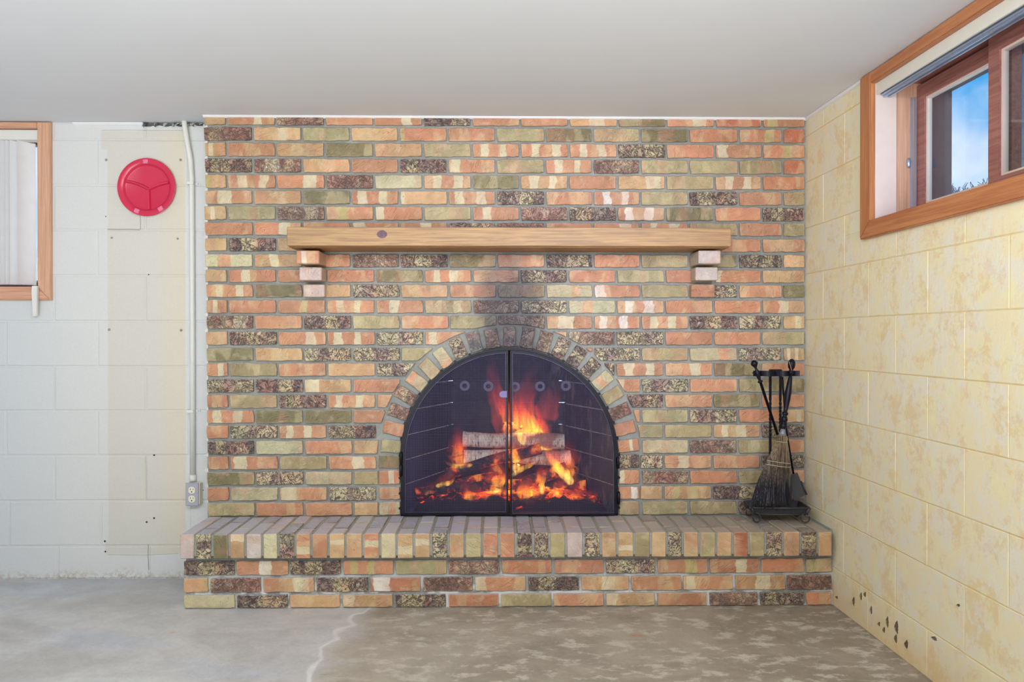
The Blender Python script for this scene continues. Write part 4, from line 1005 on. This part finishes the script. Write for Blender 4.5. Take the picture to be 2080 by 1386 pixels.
pc = U(298, 380.5, YB-.012); pr = (UX(357, 380, YB-.012)-UX(238.5, 380, YB-.012))/2
pl = empty('divided_plate', (pc.x, YB-.0005, pc.z)); tag(pl, 'round red three-compartment plastic plate taped to the white wall', 'plate')
bm = bmesh.new(); seg = 72
prof = [(pr, -.0135), (pr*.995, -.016), (pr*.985, -.0165), (pr*.83, -.0125), (pr*.80, -.010), (pr*.765, -.003), (pr*.74, -.0015)]
rings = [[bm.verts.new((r*math.cos(a), y, r*math.sin(a))) for a in [2*PI*s/seg for s in range(seg)]] for r, y in prof]
for p, q in zip(rings, rings[1:]):
    for k in range(seg): bm.faces.new((p[k], p[(k+1) % seg], q[(k+1) % seg], q[k]))
bm.faces.new(rings[-1]); 
bk = [bm.verts.new((r*math.cos(a), y, r*math.sin(a))) for r, y in [(pr*.99, -.0125)] for a in [2*PI*s/seg for s in range(seg)]]
bk2 = [bm.verts.new((pr*.74*math.cos(a), -.0002, pr*.74*math.sin(a))) for a in [2*PI*s/seg for s in range(seg)]]
for k in range(seg): j = (k+1) % seg; bm.faces.new((bk[j], bk[k], rings[0][k], rings[0][j])); bm.faces.new((bk[k], bk[j], bk2[j], bk2[k]))
bm.faces.new(bk2[::-1])
link('dish', mesh(bm, smooth=True), M_RED, pl)
def ridge(a, b, bend=0):
    bm = bmesh.new(); a, b = Vector((a[0], 0, a[1])), Vector((b[0], 0, b[1])); d = (b-a); nn = Vector((-d.z, 0, d.x)).normalized(); N = 10; prof = [(-.0075, -.0012), (-.0035, -.0105), (.0035, -.0105), (.0075, -.0012)]; A = []
    for i in range(N+1):
        u = i/N; c = a+d*u+nn*bend*math.sin(PI*u); A.append([bm.verts.new((c.x+nn.x*p, y, c.z+nn.z*p)) for p, y in prof])
    for p, q in zip(A, A[1:]):
        for j in range(3): bm.faces.new((p[j], p[j+1], q[j+1], q[j]))
    link('divider', mesh(bm, smooth=False), M_RED, pl)
hub = (.006, -.008)
ridge(hub, (-pr*.73, pr*.22), -.006); ridge(hub, (pr*.72, pr*.18), .004); ridge(hub, (.008, -pr*.76), 0)
M_TAPE = simple('clear_tape', (226, 120, 150), .12, var=.25, scale=160, bump=.8, bd=.003)
for ang, w in ((92, .022), (248, .022), (303, .022)):
    a = math.radians(ang); bm = bmesh.new(); box(bm, (-w/2, -.0006, -.011), (w/2, 0, .014), 0); o = link('tape', mesh(bm), M_TAPE, pl, (pr*.90*math.cos(a), -.0152, pr*.90*math.sin(a))); o.rotation_euler = (0, PI/2-a, 0)

M_BOLT = simple('dull_bolt', (150, 147, 138), .6, .3, var=.2)
# wall fixings: bolts and drilled holes
for px, py, r, k in ((216, 325, .006, 0), (367, 325, .006, 0), (227, 483, .005, 0), (361, 485, .005, 0), (222, 670, .006, 0), (368, 671, .006, 0), (313, 925, .004, 1), (313, 1053, .0045, 1), (298, 1061, .0045, 1), (213, 1100, .0045, 1), (214, 1121, .004, 1), (302, 558, .003, 1), (413, 996, .003, 1), (215, 440, .003, 0)):
    p = U(px, py, YB); bm = bmesh.new(); lathe_line(bm, [(0, r), (.6, r), (1, r*.6)], (p.x, .0008, p.z), (p.x, -.003 if k == 0 else -.0008, p.z), 10)
    link('wall_bolt' if k == 0 else 'drilled_hole', mesh(bm), M_BOLT if k == 0 else M_DARK, wb)
# hairline cracks and paint ridges round the bare strip
def strip(name, pts, wd, mat, y=-.0006):
    bm = bmesh.new()
    for (p, q) in zip(pts, pts[1:]):
        a, b = U(*p, YB), U(*q, YB); d = Vector((b.x-a.x, b.z-a.z)).normalized(); n = Vector((-d.y, d.x))*wd/2
        prism(bm, [(a.x+n.x, a.z+n.y), (b.x+n.x, b.z+n.y), (b.x-n.x, b.z-n.y), (a.x-n.x, a.z-n.y)], y, .003)
    link(name, mesh(bm), mat, wb)
M_HAIR = simple('grey_crack', (150, 146, 132), .9)
strip('crack', [(218, 466), (240, 466.5), (262, 466), (284, 467)], .0014, M_HAIR)
strip('crack', [(285, 466), (285.5, 452), (284.5, 438)], .0022, M_HAIR)
strip('crack', [(207, 264.5), (260, 264), (310, 265), (374, 265)], .0012, M_HAIR)
strip('crack', [(219, 1127), (290, 1128), (362, 1125)], .0013, M_HAIR)
strip('crack', [(301, 1106), (300.5, 1130), (302, 1158)], .0016, M_HAIR)
strip('crack', [(296, 1018), (296, 925)], .0010, simple('paint_ridge', (222, 220, 200), .7))
# blistered paint low on the right wall
M_FLAKE = simple('peeling_cream_flake', (236, 222, 196), .6, var=.05); M_BARE = simple('bare_dark_render', (112, 92, 76), .9, var=.3, scale=60)
def rwp(px, py):
    """hit of a pixel ray with the right wall face, in the wall's own frame"""
    d = ray(px, py); o = Vector(cam.location); inv = RW_M.inverted(); o2 = inv @ o; d2 = inv.to_3x3() @ d; t = -o2.y/d2.y; return o2+d2*t
for px, py, h, w in ((1735, 1222, 26, 4), (1750, 1212, 22, 3), (1758, 1208, 14, 3), (1771, 1240, 22, 3), (1804, 1264, 30, 4), (1823, 1275, 34, 6), (1821, 1298, 22, 4), (1843, 1310, 22, 6), (1797, 1280, 16, 3), (1900, 1298, 10, 9), (1948, 1230, 6, 4), (1701, 1214, 8, 4), (1787, 1268, 12, 3)):
    c = rwp(px, py); s = .00135; hh, ww = h*s/2, w*s/2*1.6
    N = 8; L_ = []; Rr = []
    for i in range(N+1):
        u = -1+2*i/N; wig = R.uniform(-.3, .3)*ww; L_.append((c.x-ww*1.6*(1-u*u)+wig, c.z+hh*u)); Rr.append((c.x+ww*(1-u*u)*.8+wig+.0005, c.z+hh*u))
    bm = bmesh.new(); prism(bm, L_+Rr[::-1], -.0012, .003); link('bare_patch', mesh(bm), M_BARE, wr)
    bm = bmesh.new(); A = []
    for i in range(N+1):
        x0_, z_ = L_[i]; u = -1+2*i/N; k_ = (1-u*u); A.append([bm.verts.new(v) for v in ((x0_-.004*k_-.001, -.0004, z_), (x0_+.004*k_, -.001-.007*k_, z_), (x0_+.004*k_, -.002-.007*k_, z_), (x0_-.005*k_-.0015, -.0012, z_))])
    for p, q in zip(A, A[1:]):
        for j in range(4): bm.faces.new((p[j], p[(j+1) % 4], q[(j+1) % 4], q[j]))
    link('paint_flake', mesh(bm, smooth=True), M_RWALL, wr)

# ------------------------------------------------------------------ fireplace tools
SY = -.125                                  # mid depth of the tool stand
st = empty('fire_tool_stand', (UX(1577, 1060, SY), SY, ZT)); tag(st, 'black iron fireplace tool stand with two twisted posts and a tray base on the hearth', 'tool stand')
sl = st.location.copy()
def rp(px, py, y): return U(px, py, y)-sl
st_rot = -.06
tw, td = .118, .065
z0 = .040; 
bm = bmesh.new()
def tray(bm, w, d, z, h, t=.003, fl=.010):
    b = [(-w, -d), (w, -d), (w, d), (-w, d)]
    lo = [bm.verts.new((x, y, z)) for x, y in b]; hi = [bm.verts.new((x+fl*(1 if x > 0 else -1), y+fl*(1 if y > 0 else -1), z+h)) for x, y in b]
    lo2 = [bm.verts.new((x*.97, y*.95, z+t)) for x, y in b]; hi2 = [bm.verts.new((x*.975+fl*(1 if x > 0 else -1), y*.96+fl*(1 if y > 0 else -1), z+h)) for x, y in b]
    bm.faces.new(lo[::-1]); bm.faces.new(lo2)
    for k in range(4):
        j = (k+1) % 4; bm.faces.new((lo[k], lo[j], hi[j], hi[k])); bm.faces.new((lo2[j], lo2[k], hi2[k], hi2[j])); bm.faces.new((hi[k], hi[j], hi2[j], hi2[k]))
tray(bm, .105, .058, z0, .030); tr = link('tray', mesh(bm), M_BLACK2, st); tr.rotation_euler = (0, 0, st_rot)
for k, (zz, w_, d_) in enumerate(((z0-.004, .100, .055), (z0+.026, .118, .072))):
    c = .012; pts = [(-w_+c, -d_), (w_-c, -d_), (w_, -d_+c), (w_, d_-c), (w_-c, d_), (-w_+c, d_), (-w_, d_-c), (-w_, -d_+c), (-w_+c, -d_)]
    o = tubeobj('rim_bar', [(x, y, zz) for x, y in pts], .0042, M_BLACK2, st, 6); o.rotation_euler = (0, 0, st_rot)
for sx_, sy_ in ((-1, -1), (1, -1), (-1, 1), (1, 1)):
    pts = []
    for s in range(15):
        a = PI*.75-1.9*PI*s/14; rr_ = .0200-.0003*s; pts.append((sx_*(.100-rr_*math.cos(a)), sy_*.060-.001*s, .0235+rr_*math.sin(a)))
    o = tubeobj('scroll_foot', [(p[0], p[1], max(.0035, p[2])) for p in pts], .0032, M_BLACK2, st, 6); o.rotation_euler = (0, 0, st_rot)
    o = tubeobj('corner_bar', [(sx_*.100, sy_*.058, .036), (sx_*.113, sy_*.068, .048), (sx_*.120, sy_*.072, .066)], .0035, M_BLACK2, st, 6); o.rotation_euler = (0, 0, st_rot)
topz = rp(1575, 762, SY).z
for px in (1564.5, 1585):
    x = rp(px, 850, SY).x; bm = bmesh.new(); N = 90; rings = []
    for i in range(N+1):
        z = z0+.003+(topz-z0)*i/N; f = i/N
        py = 762+(1-f)*280; tw_ = 0 if f > .80 else (0 if f < .55 and px < 1580 or f < .45 else 1)
        a0_ = f*150*(1 if True else 0) if tw_ else 0
        ang = (i*.62) if tw_ else 0.0; r = .0048
        rings.append([bm.verts.new((x+(r*(1.25 if q % 2 == 0 else .75))*math.cos(ang+q*PI/4), r*(1.25 if q % 2 == 0 else .75)*math.sin(ang+q*PI/4), z)) for q in range(8)])
    for p, q in zip(rings, rings[1:]):
        for k in range(8): bm.faces.new((p[k], p[(k+1) % 8], q[(k+1) % 8], q[k]))
    bm.faces.new(rings[0][::-1]); bm.faces.new(rings[-1]); link('twisted_post', mesh(bm), M_BLACK, st)
# wavy holder band
pts = []; xa_, xb_ = rp(1527, 760, SY).x, rp(1621, 760, SY).x
N = 30
outer = []; 
for i in range(N+1):
    u = i/N; x = xa_+(xb_-xa_)*u; outer.append((x, -.018-.016*abs(math.cos(u*3*PI))**1.0+(.012 if i in (0, N) else 0)))
bm = bmesh.new(); A = []
for x, y in outer: A.append([bm.verts.new(v) for v in ((x, y, topz-.004), (x, y, topz+.019), (x, y+.004, topz+.019), (x, y+.004, topz-.004))])
for p, q in zip(A, A[1:]):
    for j in range(4): bm.faces.new((p[j], p[(j+1) % 4], q[(j+1) % 4], q[j]))
bm.faces.new(A[0]); bm.faces.new(A[-1][::-1]); link('holder_band', mesh(bm), M_BLACK, st)
boxobj('holder_bar', (xa_, -.018, topz+.006), (xb_, -.004, topz+.011), M_BLACK, st, .001)
boxobj('top_cap', (rp(1563, 755, SY).x, -.02, topz+.010), (rp(1586, 755, SY).x, .012, topz+.024), M_BLACK, st, .003)

pk = empty('fire_poker', U(1583, 1035, SY-.02)); tag(pk, 'black iron poker with round ball knob leaning left in the tool stand', 'poker'); b0 = pk.location.copy()
def PP(px, py, y): return U(px, py, y)-b0
p_top, p_bot = PP(1529.5, 740, SY-.030), PP(1596, 930, SY-.012)
bm = bmesh.new(); lathe_line(bm, [(0, .001), (.01, .010), (.04, .0158), (.07, .010), (.085, .0055), (.11, .005), (.13, .009), (.16, .011), (.23, .0065), (.245, .006), (.25, .011), (.265, .011), (.27, .0062), (1, .0058)], PP(1530, 732, SY-.030), PP(1585, 900, SY-.012), 14)
link('handle', mesh(bm, smooth=True), M_BLACK, pk)
tubeobj('shaft', [PP(1582, 892, SY-.013), PP(1586, 912, SY-.010), PP(1604, 985, SY-.008), PP(1606, 1030, SY-.008)], .005, M_BLACK, pk, 8)
tubeobj('hook', [PP(1606, 1030, SY-.008), PP(1603, 1033, SY-.010), PP(1600, 1030, SY-.011)], [.005, .004, .0015], M_BLACK, pk, 8)

BY = SY-.048
br = empty('hearth_broom', U(1580, 1030, BY)); tag(br, 'hearth broom with turned black handle and soot-darkened straw bristles', 'broom'); b1 = br.location.copy()
def BP(px, py, y=BY): return U(px, py, y)-b1
h0, h1 = BP(1606, 762, SY-.03), BP(1590, 874, BY)
bm = bmesh.new(); lathe_line(bm, [(0, .005), (.05, .0085), (.30, .0135), (.45, .013), (.60, .0095), (.67, .0075), (.685, .0125), (.72, .0125), (.735, .0075), (.77, .0115), (.81, .0145), (.85, .0115), (.865, .0085), (.89, .013), (.93, .0145), (.97, .011), (1, .009)], h0, h1, 18); link('handle', mesh(bm, smooth=True), M_BLACK, br)
bm = bmesh.new(); lathe_line(bm, [(0, .001), (.05, .009), (.2, .0145), (.36, .0155), (.52, .0135), (.64, .008), (.70, .008), (.76, .0115), (.84, .0115), (.9, .007), (1, .006)], BP(1609, 729, SY-.03), BP(1606, 764, SY-.03), 14); link('knob', mesh(bm, smooth=True), M_BLACK, br)
M_LACE = simple('tan_leather_lace', (164, 142, 116), .7)
tubeobj('lace', [BP(1603, 735, SY-.048), BP(1606, 745, SY-.050), BP(1608, 753, SY-.050)], .0014, M_LACE, br, 6)
bm = bmesh.new(); lathe_line(bm, [(0, .0095), (.6, .0125), (1, .0165)], BP(1590.5, 870), BP(1589.5, 885), 18); link('ferrule', mesh(bm, smooth=True), simple('grey_wire_ferrule', (134, 138, 144), .45, .3), br)
def straw_mat():
    t = NT('sooty_straw', .75); w = t.world(); z = t.sep(w)[2]
    z1_, z2_ = UZ(1580, 1000, BY), UZ(1580, 905, BY); f = t.rng(t.math('ADD', z, t.math('MULTIPLY', t.math('SUBTRACT', t.noise(w, 120, 2), .5), .12)), z1_, z2_)
    v = t.noise(t.mapv(t.obj(), sc=(1, 1, .02)), 380, 1); c1 = t.mix(t.rng(v, .5, .68), (22, 22, 34), (104, 100, 104)); c2 = t.mix(t.rng(v, .35, .65), (84, 70, 56), (160, 140, 112))
    t.color(t.mix(f, c1, c2)); return t.m
M_STRAW = straw_mat()
def span(v):   # half width and centre px of the bristle fan at height py
    T = [(884, 1588, 9.5), (892, 1588, 12), (898, 1588.5, 10.5), (915, 1585, 17), (940, 1581, 23.5), (980, 1572.5, 33), (1034, 1565, 43)]
    for a, b in zip(T, T[1:]):
        if v <= b[0]: k = (v-a[0])/(b[0]-a[0]); return a[1]+(b[1]-a[1])*k, a[2]+(b[2]-a[2])*k
    return T[-1][1:]
bm = bmesh.new(); rings = []
for v in (884, 888, 892, 898, 906, 915, 930, 940, 960, 980, 1005, 1026):
    c, hw = span(v); C = BP(c, v); w_ = hw*.94*RPX*.955; dpt = .014 if v < 900 else .014+.014*(v-900)/130
    rings.append([bm.verts.new((C.x+w_*math.cos(a), C.y+.0+dpt*math.sin(a), C.z)) for a in [2*PI*k/28 for k in range(28)]])
for p, q in zip(rings, rings[1:]):
    for k in range(28): bm.faces.new((p[k], p[(k+1) % 28], q[(k+1) % 28], q[k]))
bm.faces.new(rings[0]); bm.faces.new(rings[-1][::-1]); link('bristle_core', mesh(bm, smooth=True), M_STRAW, br)
bm = bmesh.new()
for n_ in range(560):
    a = R.uniform(0, 2*PI) if n_ % 4 else R.uniform(PI, 2*PI); rad = R.uniform(.86, 1.03); Q = []; end = R.uniform(1012, 1037)
    jx = R.uniform(-2.5, 2.5)
    for i, v in enumerate((886, 892, 898, 918, 940, 975, end)):
        c, hw = span(v); C = BP(c+(jx*(i-3)/3 if i > 3 else 0), v); w_ = hw*RPX*.955*rad; dpt = (.0145 if v < 900 else .0145+.015*(v-900)/130)*rad
        Q.append((C.x+w_*math.cos(a), C.y+dpt*math.sin(a), C.z))
    tube(bm, Q, [.0009, .0009, .0009, .0009, .0009, .0008, .0005], 3, cap=False)
o = link('bristles', mesh(bm), M_STRAW, br); o['kind'] = 'stuff'
M_TWINE = simple('pale_twine', (196, 190, 170), .6)
for v0, tilt in ((897.5, 1.0), (938.5, 3.2), (946, 3.2)):
    c, hw = span(v0); C = BP(c, v0); w_ = hw*RPX*.975; dpt = (.016 if v0 < 900 else .0165+.015*(v0-900)/130)
    tubeobj('twine', [(C.x+w_*math.cos(a), C.y+dpt*math.sin(a), C.z-tilt*RPX*math.cos(a)) for a in [2*PI*k/30 for k in range(31)]], .0011, M_TWINE, br, 6)

sh = empty('ash_shovel', U(1620, 1035, SY+.0)); tag(sh, 'dark flat ash shovel leaning in the tray beside the broom', 'shovel'); b2 = sh.location.copy()
def SP(px, py, y): return U(px, py, y)-b2
qs = [SP(1603, 966, SY+.01), SP(1620, 961, SY+.012), SP(1626.5, 977, SY+.004), SP(1638, 1005, SY-.01), SP(1614, 1018, SY-.012), SP(1603, 990, SY-.0)]
bm = bmesh.new(); f = [bm.verts.new(q) for q in qs]; k_ = [bm.verts.new(q+Vector((0, .003, 0))) for q in qs]; bm.faces.new(f); bm.faces.new(k_[::-1])
for i in range(6): j = (i+1) % 6; bm.faces.new((f[i], k_[i], k_[j], f[j]))
link('blade', mesh(bm), simple('dark_grey_steel', (52, 52, 54), .55, .2, var=.06), sh)
tubeobj('lip', [qs[2]+Vector((0, -.004, 0)), qs[3]+Vector((0, -.006, 0))], .003, M_BLACK2, sh, 6)
tubeobj('shaft', [SP(1612, 964, SY+.016), SP(1598, 880, SY+.022), SP(1590, 780, SY+.014), SP(1589, 766, SY+.012)], .0045, M_BLACK, sh, 8)
print('bricks', nb, len(fp.children), len(hearth.children))
